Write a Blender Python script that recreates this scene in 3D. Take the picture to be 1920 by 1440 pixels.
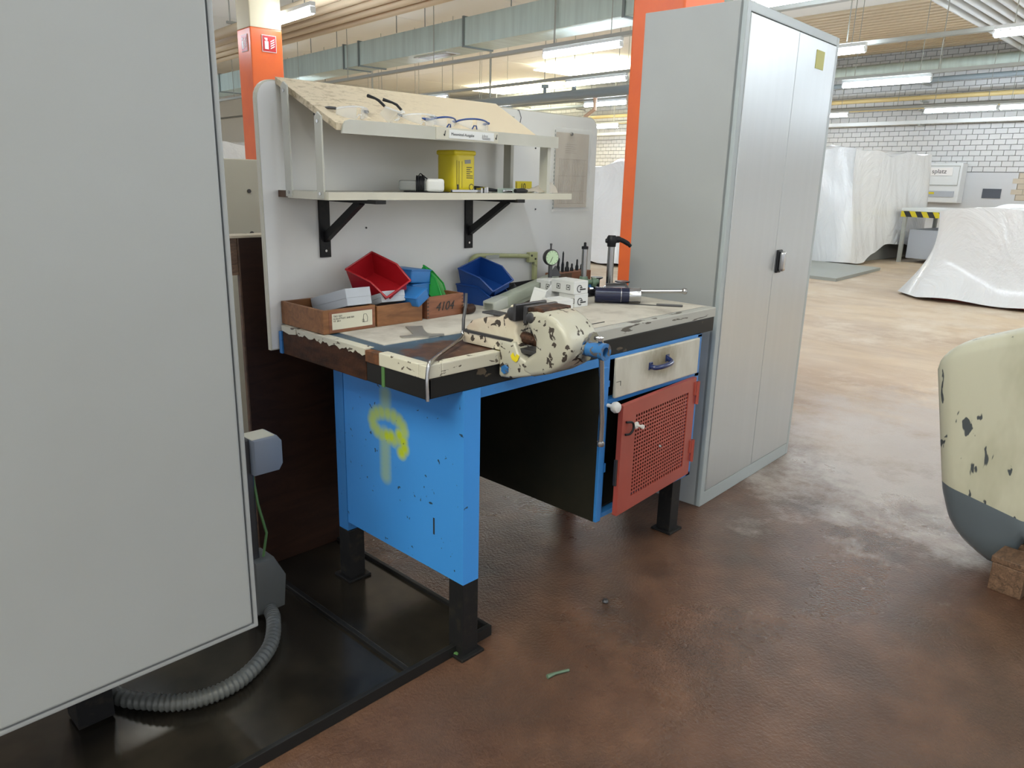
import bpy, bmesh, math, random
from mathutils import Vector, Matrix, Euler
random.seed(7)
for o in list(bpy.data.objects): bpy.data.objects.remove(o)
S = bpy.context.scene; C = S.collection
PI = math.pi

# ---------------------------------------------------------------- camera, world, exposure
cam = bpy.data.cameras.new('camera'); co = bpy.data.objects.new('camera', cam); C.objects.link(co)
F = Vector((0.69941669, 0.66461121, -0.26288445)); R = Vector((0.69328493, -0.72027886, 0.02354512)); U = Vector((0.17370176, 0.19872168, 0.96453999))
co.matrix_world = Matrix(((R.x, U.x, -F.x, -1.1265), (R.y, U.y, -F.y, -1.3562), (R.z, U.z, -F.z, 1.3123), (0, 0, 0, 1)))
cam.sensor_fit = 'HORIZONTAL'; cam.sensor_width = 36; cam.lens = 36 * 1409.2 / 1920
cam.clip_start = .02; cam.clip_end = 200
S.camera = co
S.view_settings.view_transform = 'Standard'; S.view_settings.look = 'None'
S.view_settings.gamma = 1; S.view_settings.use_curve_mapping = False
S.view_settings.exposure = 0.0
W = bpy.data.worlds.new('world'); S.world = W; W.use_nodes = True
W.node_tree.nodes['Background'].inputs[0].default_value = (.93, .97, 1, 1)
W.node_tree.nodes['Background'].inputs[1].default_value = 1.25
TUBE = 42.0
SKY = 12.0

# the hall is turned 5.5 degrees against the bench
HA = math.radians(5.5)
def HW(x, y, z=0): return Vector((math.cos(HA) * x + math.sin(HA) * y, -math.sin(HA) * x + math.cos(HA) * y, z))

# ---------------------------------------------------------------- materials
def nt(name):
    m = bpy.data.materials.new(name); m.use_nodes = True
    n = m.node_tree; b = n.nodes['Principled BSDF']; return m, n, b
def sock(n, node, val):
    pass
def noise(n, scale, detail=4, rough=.6, stretch=None, coord='Object', loc=(0, 0, 0), dist=0):
    tc = n.nodes.new('ShaderNodeTexCoord'); mp = n.nodes.new('ShaderNodeMapping')
    n.links.new(tc.outputs[coord], mp.inputs[0])
    if stretch: mp.inputs['Scale'].default_value = stretch
    mp.inputs['Location'].default_value = loc
    t = n.nodes.new('ShaderNodeTexNoise'); t.inputs['Scale'].default_value = scale; t.inputs['Detail'].default_value = detail
    t.inputs['Roughness'].default_value = rough; t.inputs['Distortion'].default_value = dist
    n.links.new(mp.outputs[0], t.inputs['Vector']); return t.outputs['Fac']
def rng(n, v, lo, hi, a=0., b=1.):
    r = n.nodes.new('ShaderNodeMapRange'); r.inputs[1].default_value = lo; r.inputs[2].default_value = hi
    r.inputs[3].default_value = a; r.inputs[4].default_value = b; n.links.new(v, r.inputs[0]); return r.outputs[0]
def math_(n, op, a, b=0.):
    m = n.nodes.new('ShaderNodeMath'); m.operation = op; m.use_clamp = False
    for i, v in enumerate((a, b)):
        if isinstance(v, (int, float)): m.inputs[i].default_value = v
        else: n.links.new(v, m.inputs[i])
    return m.outputs[0]
def mixc(n, fac, a, b):
    m = n.nodes.new('ShaderNodeMix'); m.data_type = 'RGBA'
    if isinstance(fac, (int, float)): m.inputs[0].default_value = fac
    else: n.links.new(fac, m.inputs[0])
    for i, v in ((6, a), (7, b)):
        if isinstance(v, tuple): m.inputs[i].default_value = (*v, 1)
        else: n.links.new(v, m.inputs[i])
    return m.outputs[2]
def bump(n, b, h, strength=.2, dist=.01):
    k = n.nodes.new('ShaderNodeBump'); k.inputs['Strength'].default_value = strength; k.inputs['Distance'].default_value = dist
    n.links.new(h, k.inputs['Height']); n.links.new(k.outputs[0], b.inputs['Normal'])
def xyz(n, coord='Object'):
    tc = n.nodes.new('ShaderNodeTexCoord'); s = n.nodes.new('ShaderNodeSeparateXYZ'); n.links.new(tc.outputs[coord], s.inputs[0]); return s.outputs
def mat(name, col, rough=.5, metal=0., var=None, bmp=None, coat=0., alpha=1., trans=0.):
    """var = (scale, second colour, low, high[, stretch]); bmp = (scale, strength)"""
    m, n, b = nt(name)
    b.inputs['Base Color'].default_value = (*col, 1); b.inputs['Roughness'].default_value = rough; b.inputs['Metallic'].default_value = metal
    b.inputs['Coat Weight'].default_value = coat; b.inputs['Alpha'].default_value = alpha; b.inputs['Transmission Weight'].default_value = trans
    if var:
        f = noise(n, var[0], stretch=var[4] if len(var) > 4 else None)
        n.links.new(mixc(n, rng(n, f, var[2], var[3]), col, var[1]), b.inputs['Base Color'])
    if bmp: bump(n, b, noise(n, bmp[0]), bmp[1], .004)
    return m
def emit(name, col, st):
    m, n, b = nt(name); b.inputs['Base Color'].default_value = (*col, 1)
    b.inputs['Emission Color'].default_value = (*col, 1); b.inputs['Emission Strength'].default_value = st; return m
def chipped(name, paint, under, scale, thr, rough=.35, stretch=None, soft=.02, grime=None):
    m, n, b = nt(name)
    f = noise(n, scale, detail=3, rough=.55, stretch=stretch, dist=.4)
    chip = rng(n, f, thr, thr + soft)
    base = paint
    if grime:
        base = mixc(n, rng(n, noise(n, grime[0], stretch=stretch), .45, .75), paint, grime[1])
    n.links.new(mixc(n, chip, base, under), b.inputs['Base Color'])
    n.links.new(rng(n, chip, 0, 1, rough, .6), b.inputs['Roughness'])
    bump(n, b, math_(n, 'SUBTRACT', 1., chip), .35, .0015)
    return m

M = {}
M['cab_grey'] = mat('grey powder coat', (.33, .345, .345), .42, var=(1.2, (.30, .315, .315), .35, .7), bmp=(220, .03))
M['cab_edge'] = mat('grey cabinet lip', (.34, .38, .39), .35)
M['machine_grey'] = mat('light grey enclosure paint', (.32, .34, .345), .38, var=(1.1, (.30, .315, .315), .35, .7), bmp=(260, .03))
M['seam'] = mat('dark gap', (.015, .015, .017), .7)
def steelgrey():
    m, n, b = nt('satin grey cabinet door')
    f = noise(n, 6, detail=2, stretch=(4, 1, .12)); n.links.new(mixc(n, rng(n, f, .35, .7), (.46, .48, .49), (.475, .495, .505)), b.inputs['Base Color'])
    b.inputs['Metallic'].default_value = .55
    b.inputs['Roughness'].default_value = .29
    return m
M['door_steel'] = steelgrey()
M['blue'] = mat('blue bench paint', (.035, .19, .50), .33, var=(60, (.02, .10, .30), .66, .72), bmp=(150, .05))
def bluepanel():
    m, n, b = nt('blue paint with yellow spray mark')
    s = xyz(n)
    def blob(y, z, ry, rz, p=1.):
        a = math_(n, 'DIVIDE', math_(n, 'SUBTRACT', s[1], y), ry); c = math_(n, 'DIVIDE', math_(n, 'SUBTRACT', s[2], z), rz)
        d = math_(n, 'ADD', math_(n, 'MULTIPLY', a, a), math_(n, 'MULTIPLY', c, c))
        return rng(n, d, .1, 1.6, p, 0.)
    def stroke(pts, r, p=1.):
        out = None
        for y, z in pts:
            q = blob(y, z, r, r, p); out = q if out is None else math_(n, 'MAXIMUM', out, q)
        return out
    loop = []
    for k in range(16):
        t = 2 * PI * k / 16; loop.append((.325 + .074 * math.cos(t), .615 + .038 * math.sin(t)))
    st = stroke(loop, .023, .8)
    v = stroke([(.334, .71 - .012 * k) for k in range(5)] + [(.34, .585 - .016 * k) for k in range(9)], .026, .5)
    w = stroke([(.27, .60), (.255, .585), (.25, .565), (.262, .55), (.31, .585), (.33, .583)], .022, 1.)
    y = math_(n, 'MAXIMUM', math_(n, 'MAXIMUM', st, v), w)
    f = noise(n, 14, detail=3); chips = rng(n, noise(n, 38, detail=2, dist=.5), .70, .715)
    c = mixc(n, y, (.045, .25, .66), (.42, .52, .02)); c = mixc(n, chips, c, (.02, .05, .09))
    n.links.new(c, b.inputs['Base Color']); b.inputs['Roughness'].default_value = .34
    bump(n, b, f, .06, .01); return m
M['blue_panel'] = bluepanel()
M['black'] = mat('black painted steel', (.012, .012, .013), .42, var=(30, (.03, .026, .02), .55, .75), bmp=(60, .1))
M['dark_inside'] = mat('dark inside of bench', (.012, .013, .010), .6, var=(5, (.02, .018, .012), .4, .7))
M['skirt'] = chipped('worn black edge', (.014, .014, .014), (.09, .07, .05), 26, .66, .45, stretch=(.5, .5, 1))
M['skirt_wood'] = mat('bare brown edge wood', (.07, .026, .012), .6, var=(10, (.022, .010, .006), .35, .65, (1, 1, 3)), bmp=(60, .3))
M['edge_white'] = chipped('worn cream edge paint', (.55, .53, .44), (.11, .09, .07), 45, .63, .5, stretch=(.6, .6, 1.6))
M['edge_grey'] = chipped('worn grey white edge paint', (.38, .38, .35), (.10, .09, .075), 30, .62, .5, stretch=(.3, .5, 2.2))
M['edge_rust'] = mat('rust brown edge', (.16, .06, .02), .65, var=(30, (.06, .025, .012), .4, .65))
M['cream'] = mat('cream painted wood', (.56, .54, .45), .5, bmp=(90, .06))
M['tape_green'] = mat('green tape', (.07, .17, .05), .5)
M['tape_yellow'] = mat('yellow paint', (.50, .42, .03), .5, var=(60, (.12, .10, .05), .5, .6))
def topblue():
    m, n, b = nt('blue linoleum with worn brown corner')
    s = xyz(n)
    dx = math_(n, 'DIVIDE', math_(n, 'SUBTRACT', s[0], .20), .17); dy = math_(n, 'DIVIDE', math_(n, 'SUBTRACT', s[1], .06), .135)
    d = math_(n, 'ADD', math_(n, 'MULTIPLY', dx, dx), math_(n, 'MULTIPLY', dy, dy))
    d = math_(n, 'ADD', d, math_(n, 'MULTIPLY', math_(n, 'SUBTRACT', noise(n, 14, detail=6), .5), 2.4))
    worn = rng(n, d, .85, 1.25, 1., 0.)
    brown = mixc(n, rng(n, noise(n, 22, detail=6), .38, .66), (.045, .020, .014), (.12, .055, .03))
    blue = mixc(n, rng(n, noise(n, 9, detail=6), .4, .7), (.045, .095, .15), (.03, .055, .075))
    c = mixc(n, worn, blue, brown)
    c = mixc(n, rng(n, noise(n, 70), .68, .72), c, (.35, .33, .28))
    n.links.new(c, b.inputs['Base Color']); b.inputs['Roughness'].default_value = .42; bump(n, b, noise(n, 60), .2, .002); return m
M['top_blue'] = topblue()
M['paper_mat'] = mat('dirty white bench sheet', (.52, .49, .43), .7, var=(9, (.27, .24, .20), .45, .80), bmp=(60, .1))
M['vise'] = chipped('chipped cream vise paint', (.56, .52, .42), (.045, .035, .028), 34, .575, .33, grime=(9, (.46, .38, .30)))
M['vise_front'] = chipped('chipped grey cream vise paint', (.42, .41, .34), (.045, .035, .028), 40, .60, .3, grime=(5, (.40, .38, .30)))
M['steel_dark'] = mat('dark bare steel', (.10, .10, .105), .38, .85, bmp=(60, .1))
M['steel'] = mat('polished steel', (.45, .45, .45), .22, 1.)
M['steel_soft'] = mat('dull grey steel', (.33, .32, .29), .5, .6)
M['rust'] = mat('rusty brown metal', (.10, .045, .025), .5, .5, var=(40, (.03, .018, .012), .4, .6), bmp=(120, .4))
M['blue_metal'] = chipped('worn blue hub paint', (.03, .14, .36), (.10, .09, .09), 60, .56, .3)
M['blue_handle'] = mat('dark blue lacquer', (.008, .02, .09), .15, coat=.5)
M['white_drawer'] = None
def wdrawer():
    m, n, b = nt('grimy white drawer front')
    s = xyz(n)
    dx = math_(n, 'DIVIDE', math_(n, 'SUBTRACT', s[0], 1.02), .11); dz = math_(n, 'DIVIDE', math_(n, 'SUBTRACT', s[2], .735), .06)
    d = math_(n, 'ADD', math_(n, 'MULTIPLY', dx, dx), math_(n, 'MULTIPLY', dz, dz))
    d = math_(n, 'ADD', d, math_(n, 'MULTIPLY', math_(n, 'SUBTRACT', noise(n, 30, detail=5, stretch=(1, 1, .4)), .5), 2.))
    g = rng(n, d, -.1, 1.4, 1., 0.)
    base = mixc(n, rng(n, noise(n, 12, stretch=(1.5, 1, .5)), .4, .75), (.52, .51, .45), (.42, .40, .34))
    n.links.new(mixc(n, g, base, (.22, .19, .12)), b.inputs['Base Color']); b.inputs['Roughness'].default_value = .45; return m
M['white_drawer'] = wdrawer()
M['red'] = mat('red paint', (.33, .062, .045), .38, var=(5, (.29, .055, .04), .4, .7))
M['red_plastic'] = mat('red plastic', (.34, .006, .012), .38)
M['blue_plastic'] = mat('blue plastic', (.006, .045, .22), .38)
M['blue_plastic_light'] = mat('lighter blue plastic', (.02, .15, .42), .42)
M['green_plastic'] = mat('green plastic', (.01, .28, .04), .4)
M['grey_card'] = mat('pale grey cardboard', (.42, .45, .50), .6)
M['white_card'] = mat('white box cardboard', (.62, .63, .63), .5)
M['ink'] = mat('black ink', (.02, .02, .022), .5)
def wood(name, a, c, sc=6, st=(1, 6, 6)):
    m, n, b = nt(name)
    f = noise(n, sc, detail=7, stretch=st, dist=1.2)
    n.links.new(mixc(n, rng(n, f, .35, .68), a, c), b.inputs['Base Color']); b.inputs['Roughness'].default_value = .5
    bump(n, b, f, .1, .003); return m
M['wood_box'] = wood('varnished brown wood', (.27, .115, .042), (.15, .06, .022))
M['wood_red'] = wood('reddish brown wood', (.26, .10, .05), (.16, .06, .03))
M['wood_dark'] = wood('dark stained wood', (.040, .017, .010), (.022, .010, .007), 2, (3, 1, 12))
M['wood_old'] = wood('old weathered wood', (.19, .11, .065), (.06, .035, .022), 9, (3, 9, 9))
M['wood_end'] = wood('cut end of board', (.13, .07, .04), (.05, .028, .018), 20, (1, 1, 1))
M['board'] = mat('white laminate board', (.76, .76, .74), .42, var=(1.6, (.68, .68, .65), .4, .75), bmp=(50, .02))
def roof_ply():
    m, n, b = nt('pale plywood with worn streaks')
    s = xyz(n)
    f = noise(n, 42, detail=7, rough=.75, stretch=(.8, 1.6, 1), dist=.15)
    g = rng(n, f, .5, .62)
    k = rng(n, s[0], .1, .65, 1., 0.)
    n.links.new(mixc(n, math_(n, 'MULTIPLY', g, k), (.62, .53, .38), (.36, .29, .19)), b.inputs['Base Color']); b.inputs['Roughness'].default_value = .6; return m
M['ply'] = roof_ply()
M['shelf_white'] = mat('greyish cream laminate', (.50, .50, .45), .45, var=(4, (.44, .44, .38), .4, .7))
M['label'] = mat('label paper', (.62, .60, .48), .55)
M['label_white'] = mat('white printed label', (.68, .70, .70), .35)
M['yellow'] = mat('yellow plastic', (.66, .54, .015), .4)
M['black_plastic'] = mat('black plastic', (.012, .013, .016), .42)
M['black_gloss'] = mat('oily black metal', (.01, .01, .012), .15)
M['white_plastic'] = mat('white plastic', (.66, .67, .66), .35)
M['grey_plastic'] = mat('grey plastic', (.25, .26, .25), .45)
def clearm(name, col, a, rough=.05):
    m, n, b = nt(name); b.inputs['Base Color'].default_value = (*col, 1); b.inputs['Roughness'].default_value = rough
    b.inputs['Alpha'].default_value = a; b.inputs['IOR'].default_value = 1.45; return m
M['lens'] = clearm('clear lens', (.80, .86, .92), .3)
M['glass_green'] = clearm('greenish glass', (.5, .62, .55), .4)
M['film_clear'] = clearm('clear plastic sleeve', (.85, .86, .84), .28, .15)
M['plastic_bag'] = clearm('crumpled clear bag', (.65, .58, .48), .6, .2)
M['beige_paper'] = mat('yellowed paper', (.46, .38, .29), .6, var=(8, (.50, .42, .33), .4, .7))
M['navy'] = mat('dark blue can print', (.006, .009, .035), .25)
M['saw'] = mat('pale yellow green paint', (.45, .47, .24), .42, var=(40, (.2, .2, .12), .62, .7))
M['green_cast'] = mat('grey green castings', (.10, .16, .11), .4)
M['dial'] = mat('pale green dial', (.45, .60, .40), .3)
M['tray_green'] = mat('grey green plastic case', (.30, .33, .27), .35)
M['orange'] = mat('orange paint', (.86, .155, .025), .36, var=(3, (.78, .13, .03), .4, .7))
M['cream_col'] = mat('cream painted concrete', (.66, .58, .40), .6)
M['sign_red'] = mat('red sign', (.55, .02, .02), .4)
M['sign_white'] = mat('white sign print', (.8, .78, .76), .4)
M['beige_machine'] = mat('beige grey sheet metal', (.42, .40, .33), .45)
M['olive'] = mat('grey metal plate', (.36, .38, .35), .45)
def filmw():
    m, n, b = nt('white wrapping film'); b.inputs['Base Color'].default_value = (.83, .85, .87, 1); b.inputs['Roughness'].default_value = .28
    b.inputs['Coat Weight'].default_value = .6; b.inputs['Coat Roughness'].default_value = .12
    f = noise(n, 1.6, detail=5, stretch=(1, 1, .7), dist=.8); bump(n, b, f, .45, .2); return m
M['film'] = filmw()
M['ceil'] = mat('white ceiling panels', (.88, .87, .84), .8)
M['ribs'] = mat('tan ribbed roof sheet', (.66, .54, .37), .6)
M['duct'] = mat('galvanised duct', (.55, .66, .62), .42, .1, var=(3, (.46, .55, .52), .4, .7, (.2, 2.5, .2)))
M['duct_under'] = mat('galvanised strap', (.22, .25, .25), .4, .5)
M['rail'] = mat('pale grey conduit', (.38, .39, .36), .5)
M['pipe_blue'] = mat('grey blue pipe', (.26, .31, .34), .4)
M['pipe_yellow'] = mat('yellowish pipe', (.60, .47, .22), .5)
M['tube'] = emit('fluorescent tube glow', (.80, .90, 1.), TUBE)
M['sky'] = emit('skylight daylight', (1., .96, .74), SKY)
M['fixture'] = mat('white lamp housing', (.7, .72, .72), .4)
M['brick'] = mat('white sand lime brick', (.66, .66, .65), .8, var=(.7, (.58, .58, .58), .35, .7))
M['brick_beige'] = mat('beige brick', (.60, .52, .40), .8, var=(2, (.52, .46, .37), .35, .7))
M['mortar'] = mat('grey mortar', (.20, .195, .19), .9)
M['wall_paint'] = mat('light grey wall paint', (.60, .61, .62), .7)
M['tank_cream'] = chipped('stained cream hood paint', (.50, .49, .38), (.055, .065, .07), 16, .63, .35, stretch=(1, 1.2, .5), grime=(4, (.33, .32, .22)))
M['tank_grey'] = mat('slate grey hood paint', (.11, .135, .155), .28)
M['tray_steel'] = mat('oily dark steel tray', (.085, .072, .055), .2, .75, var=(4, (.035, .032, .028), .4, .65), bmp=(9, .05))
M['tray_edge'] = mat('black tray rim', (.012, .012, .012), .4)
M['hose'] = mat('grey corrugated hose', (.10, .105, .10), .42)
def floorm():
    m, n, b = nt('oily brown factory floor')
    s = xyz(n)
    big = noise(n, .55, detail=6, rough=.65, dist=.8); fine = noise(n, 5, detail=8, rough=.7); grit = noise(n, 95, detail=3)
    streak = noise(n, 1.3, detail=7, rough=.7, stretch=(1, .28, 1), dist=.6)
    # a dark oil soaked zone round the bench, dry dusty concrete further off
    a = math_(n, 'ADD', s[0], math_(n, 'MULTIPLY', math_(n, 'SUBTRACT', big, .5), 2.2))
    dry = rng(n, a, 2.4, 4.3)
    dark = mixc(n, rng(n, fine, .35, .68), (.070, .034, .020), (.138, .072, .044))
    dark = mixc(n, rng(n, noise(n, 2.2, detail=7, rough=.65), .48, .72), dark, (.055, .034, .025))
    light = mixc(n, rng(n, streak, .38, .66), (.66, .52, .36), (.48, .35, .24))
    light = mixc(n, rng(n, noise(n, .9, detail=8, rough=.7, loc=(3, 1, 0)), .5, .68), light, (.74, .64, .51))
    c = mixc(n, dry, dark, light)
    # white floor sheen in the aisle beside the cabinet, painted into the colour
    dx = math_(n, 'DIVIDE', math_(n, 'SUBTRACT', s[0], 3.1), 1.5); dy = math_(n, 'DIVIDE', math_(n, 'SUBTRACT', s[1], -.45), 1.05)
    d = math_(n, 'ADD', math_(n, 'MULTIPLY', dx, dx), math_(n, 'MULTIPLY', dy, dy))
    d = math_(n, 'ADD', d, math_(n, 'MULTIPLY', math_(n, 'SUBTRACT', noise(n, 3.2, detail=9, rough=.72), .5), 3.6))
    c = mixc(n, rng(n, d, .1, 1.0, .75, 0.), c, (.46, .42, .39))
    n.links.new(c, b.inputs['Base Color'])
    wet = rng(n, noise(n, 1.7, detail=6, loc=(5, 2, 0)), .4, .65, .27, .46)
    n.links.new(math_(n, 'ADD', wet, math_(n, 'MULTIPLY', dry, .10)), b.inputs['Roughness'])
    h = math_(n, 'ADD', math_(n, 'MULTIPLY', grit, .7), math_(n, 'MULTIPLY', fine, .6))
    bump(n, b, h, .8, .006); return m
M['floor'] = floorm()
for k in ('black', 'skirt', 'dark_inside', 'tray_edge', 'wood_dark', 'skirt_wood', 'black_plastic'): M[k].node_tree.nodes['Principled BSDF'].inputs['Specular IOR Level'].default_value = .22

# ---------------------------------------------------------------- mesh helpers
class MB:
    def __init__(s): s.b = bmesh.new()
    def _x(s, vs, rot, loc):
        if rot: bmesh.ops.transform(s.b, matrix=Euler(rot).to_matrix().to_4x4(), verts=vs)
        if loc: bmesh.ops.translate(s.b, vec=loc, verts=vs)
    def box(s, x0, x1, y0, y1, z0, z1, bev=0, rot=None, loc=None, seg=2):
        r = bmesh.ops.create_cube(s.b, size=1)['verts']
        for v in r: v.co = Vector((x0 + (v.co.x + .5) * (x1 - x0), y0 + (v.co.y + .5) * (y1 - y0), z0 + (v.co.z + .5) * (z1 - z0)))
        if bev:
            es = list({e for v in r for e in v.link_edges})
            q = bmesh.ops.bevel(s.b, geom=es, offset=bev, segments=seg, profile=.6, affect='EDGES', clamp_overlap=True); r = list({v for f in q['faces'] for v in f.verts} | {v for v in r if v.is_valid})
            # gather the whole island
            seen = set(r); st = list(r)
            while st:
                v = st.pop()
                for e in v.link_edges:
                    w = e.other_vert(v)
                    if w not in seen: seen.add(w); st.append(w)
            r = list(seen)
        s._x(r, rot, loc); return s
    def prism(s, pts, axis, a, b, bev=0, rot=None, loc=None, seg=2):
        """polygon pts (u,v) extruded along axis from a to b. axis X:(y,z) Y:(x,z) Z:(x,y)"""
        def P(u, v, w): return {'X': (w, u, v), 'Y': (u, w, v), 'Z': (u, v, w)}[axis]
        A = [s.b.verts.new(P(u, v, a)) for u, v in pts]; B = [s.b.verts.new(P(u, v, b)) for u, v in pts]
        n = len(pts); fs = [s.b.faces.new(A), s.b.faces.new(B[::-1])]
        for i in range(n): fs.append(s.b.faces.new((A[i], B[i], B[(i + 1) % n], A[(i + 1) % n])))
        bmesh.ops.recalc_face_normals(s.b, faces=fs)
        r = A + B
        if bev:
            es = list({e for v in A for e in v.link_edges if e.other_vert(v) in A} | {e for v in B for e in v.link_edges if e.other_vert(v) in B})
            bmesh.ops.bevel(s.b, geom=es, offset=bev, segments=seg, profile=.5, affect='EDGES', clamp_overlap=True)
            if rot or loc: r = list(s.b.verts)
        s._x(r, rot, loc); return s
    def tube(s, pts, r, seg=10, cap=True):
        pts = [Vector(p) for p in pts]; rs = r if isinstance(r, (list, tuple)) else [r] * len(pts)
        up = None; rings = []
        for i, p in enumerate(pts):
            d = (pts[min(i + 1, len(pts) - 1)] - pts[max(i - 1, 0)]).normalized()
            if up is None: up = d.orthogonal().normalized()
            up = (up - d * up.dot(d)); up = up.normalized() if up.length > 1e-6 else d.orthogonal().normalized()
            sd = d.cross(up)
            rings.append([s.b.verts.new(p + (up * math.cos(2 * PI * k / seg) + sd * math.sin(2 * PI * k / seg)) * rs[i]) for k in range(seg)])
        for a, b in zip(rings, rings[1:]):
            for k in range(seg): s.b.faces.new((a[k], a[(k + 1) % seg], b[(k + 1) % seg], b[k]))
        if cap: s.b.faces.new(rings[0][::-1]); s.b.faces.new(rings[-1])
        return s
    def lathe(s, prof, seg=20, rot=None, loc=None):
        rings = []; allv = []
        for r, z in prof:
            ring = [s.b.verts.new((max(r, 1e-5) * math.cos(2 * PI * k / seg), max(r, 1e-5) * math.sin(2 * PI * k / seg), z)) for k in range(seg)]
            rings.append(ring); allv += ring
        for a, b in zip(rings, rings[1:]):
            for k in range(seg): s.b.faces.new((a[k], a[(k + 1) % seg], b[(k + 1) % seg], b[k]))
        s.b.faces.new(rings[0][::-1]); s.b.faces.new(rings[-1])
        s._x(allv, rot, loc); return s
    def build(s, name, m, parent=None, loc=None, rot=None, smooth=None):
        bmesh.ops.recalc_face_normals(s.b, faces=list(s.b.faces))
        me = bpy.data.meshes.new(name); s.b.to_mesh(me); s.b.free(); me.materials.append(M[m] if isinstance(m, str) else m)
        if smooth is not None:
            for p in me.polygons: p.use_smooth = True
            me.set_sharp_from_angle(angle=math.radians(smooth))
        o = bpy.data.objects.new(name, me); C.objects.link(o)
        if loc: o.location = loc
        if rot: o.rotation_euler = rot
        if parent: o.parent = parent
        return o
def tag(o, label=None, cat=None, group=None, kind=None):
    for k, v in (('label', label), ('category', cat), ('group', group), ('kind', kind)):
        if v: o[k] = v
    return o
def thing(name, label, cat, loc=(0, 0, 0), rot=(0, 0, 0), group=None):
    o = bpy.data.objects.new(name, None); C.objects.link(o); o.location = loc
    o.rotation_euler = (0, 0, rot) if isinstance(rot, (int, float)) else rot
    o.empty_display_size = .1
    return tag(o, label, cat, group)
def copy_tree(o, parent=None):
    c = o.copy(); C.objects.link(c); c.parent = parent
    for ch in list(o.children): copy_tree(ch, c)
    return c
def text(s, size, m, parent, loc, rot, name='lettering', ext=.0004, shear=0, align='LEFT'):
    cu = bpy.data.curves.new(name, 'FONT'); cu.body = s; cu.size = size; cu.extrude = ext; cu.shear = shear; cu.align_x = align
    t = bpy.data.objects.new('t', cu); C.objects.link(t)
    dg = bpy.context.evaluated_depsgraph_get(); me = bpy.data.meshes.new_from_object(t.evaluated_get(dg))
    bpy.data.objects.remove(t); me.materials.clear(); me.materials.append(M[m])
    o = bpy.data.objects.new(name, me); C.objects.link(o); o.location = loc; o.rotation_euler = rot; o.parent = parent; return o
FRONT = (PI / 2, 0, 0)          # text readable from -Y
LEFTF = (PI / 2, 0, -PI / 2)    # text readable from -X

# ================================================================ SETTING
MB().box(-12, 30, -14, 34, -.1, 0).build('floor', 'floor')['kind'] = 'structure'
hr = -HA
c = bpy.data.objects.new('ceiling', None); C.objects.link(c); c.rotation_euler = (0, 0, hr); c['kind'] = 'structure'
MB().box(-8, 21, -10, 29, 4.76, 4.9).build('roof_slab', 'mortar', c)
# white ceiling panels (each its own piece) with tan ribbed sheet between
pan = {}
bands = [(-8, -5), (-5, -2), (-2, 1), (1, 4), (4, 7), (8.65, 11.65), (11.65, 14.6), (14.6, 17.3), (17.3, 20)]
for x0, x1 in bands:
    w = round(x1 - x0, 3)
    if w not in pan:
        b = MB().box(.01, w - .01, .01, 2.98, 0, .055, .008, seg=1).build('ceiling_panel', 'ceil', c); pan[w] = b; first = True
    for j in range(13):
        if x0 > 14 and j < 7: continue
        if first: o = pan[w]; first = False
        else: o = pan[w].copy(); C.objects.link(o)
        o.parent = c; o.location = (x0, -10 + 3 * j, 4.7)
for x0, x1, ye in ((7, 8.65, 29), (14.6, 20.0, 10.98)):
    n = round((x1 - x0) / .27)
    mb = MB(); mb.box(0, .13, -10, ye, 4.66, 4.76); first = mb.build('ceiling_rib', 'ribs', c, loc=(x0, 0, 0))
    for k in range(1, n):
        o = first.copy(); C.objects.link(o); o.location = (x0 + k * .27, 0, 0)
    MB().box(x0, x1, -10, ye, 4.74, 4.76).build('ribbed_sheet', 'ribs', c)
for (x0, x1, y0, y1) in ((15.6, 17.3, 14.0, 17.0), (17.7, 19.4, 19.5, 23.0), (10.5, 12.5, -6, -3), (-5.5, -2.6, -3.6, -.2)):  # last two panels are unseen, added to brighten the hall and bench side
    sk = MB().box(x0, x1, y0, y1, 4.55, 4.58).build('skylight_panel', 'sky', c)
# far brick wall on the right side of the hall (x' = 20)
wr = bpy.data.objects.new('wall_right', None); C.objects.link(wr); wr.rotation_euler = (0, 0, hr); wr['kind'] = 'structure'
MB().box(20.02, 20.3, -10, 29, 0, 4.76).build('wall_core', 'mortar', wr)
MB().box(19.99, 20.02, -10, 3.1, 0, 1.74).box(19.99, 20.02, 3.1, 4.72, 0, 1.1).box(19.99, 20.02, 4.72, 5.0, 0, 1.74).box(19.99, 20.02, 5.0, 29, 0, 1.74).build('painted_wall_base', 'wall_paint', wr)
bm_ = MB().box(0, .03, .006, .244, .006, .119).build('brick', 'brick', wr)
cand = []
for r in range(24):
    z = 1.75 + r * .125
    for k in range(-40, 116):
        y = k * .25 + (.125 if r % 2 else 0)
        if y < -9.8 or y > 28.7: continue
        cand.append((y, z))
def pri(q):
    y, z = q
    seen = 3.6 < y < 9.2
    return (0 if seen and z < 3.3 else 1, z if seen else 99, y)
cand.sort(key=pri)
first = True
for y, z in cand[:290]:
    if first: o = bm_; first = False
    else: o = bm_.copy(); C.objects.link(o)
    o.location = (19.99, y, z)
me_v = []; me_f = []
for y, z in cand[290:]:
    i = len(me_v)
    for dx in (0, .03):
        for dy, dz in ((.006, .006), (.244, .006), (.244, .119), (.006, .119)): me_v.append((19.99 + dx, y + dy, z + dz))
    me_f += [(i, i + 1, i + 2, i + 3), (i, i + 4, i + 5, i + 1), (i + 1, i + 5, i + 6, i + 2), (i + 2, i + 6, i + 7, i + 3), (i + 3, i + 7, i + 4, i)]
me = bpy.data.meshes.new('brick_field'); me.from_pydata(me_v, [], me_f); me.materials.append(M['brick'])
o = bpy.data.objects.new('brick_field', me); C.objects.link(o); o.parent = wr; o['kind'] = 'stuff'
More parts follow.
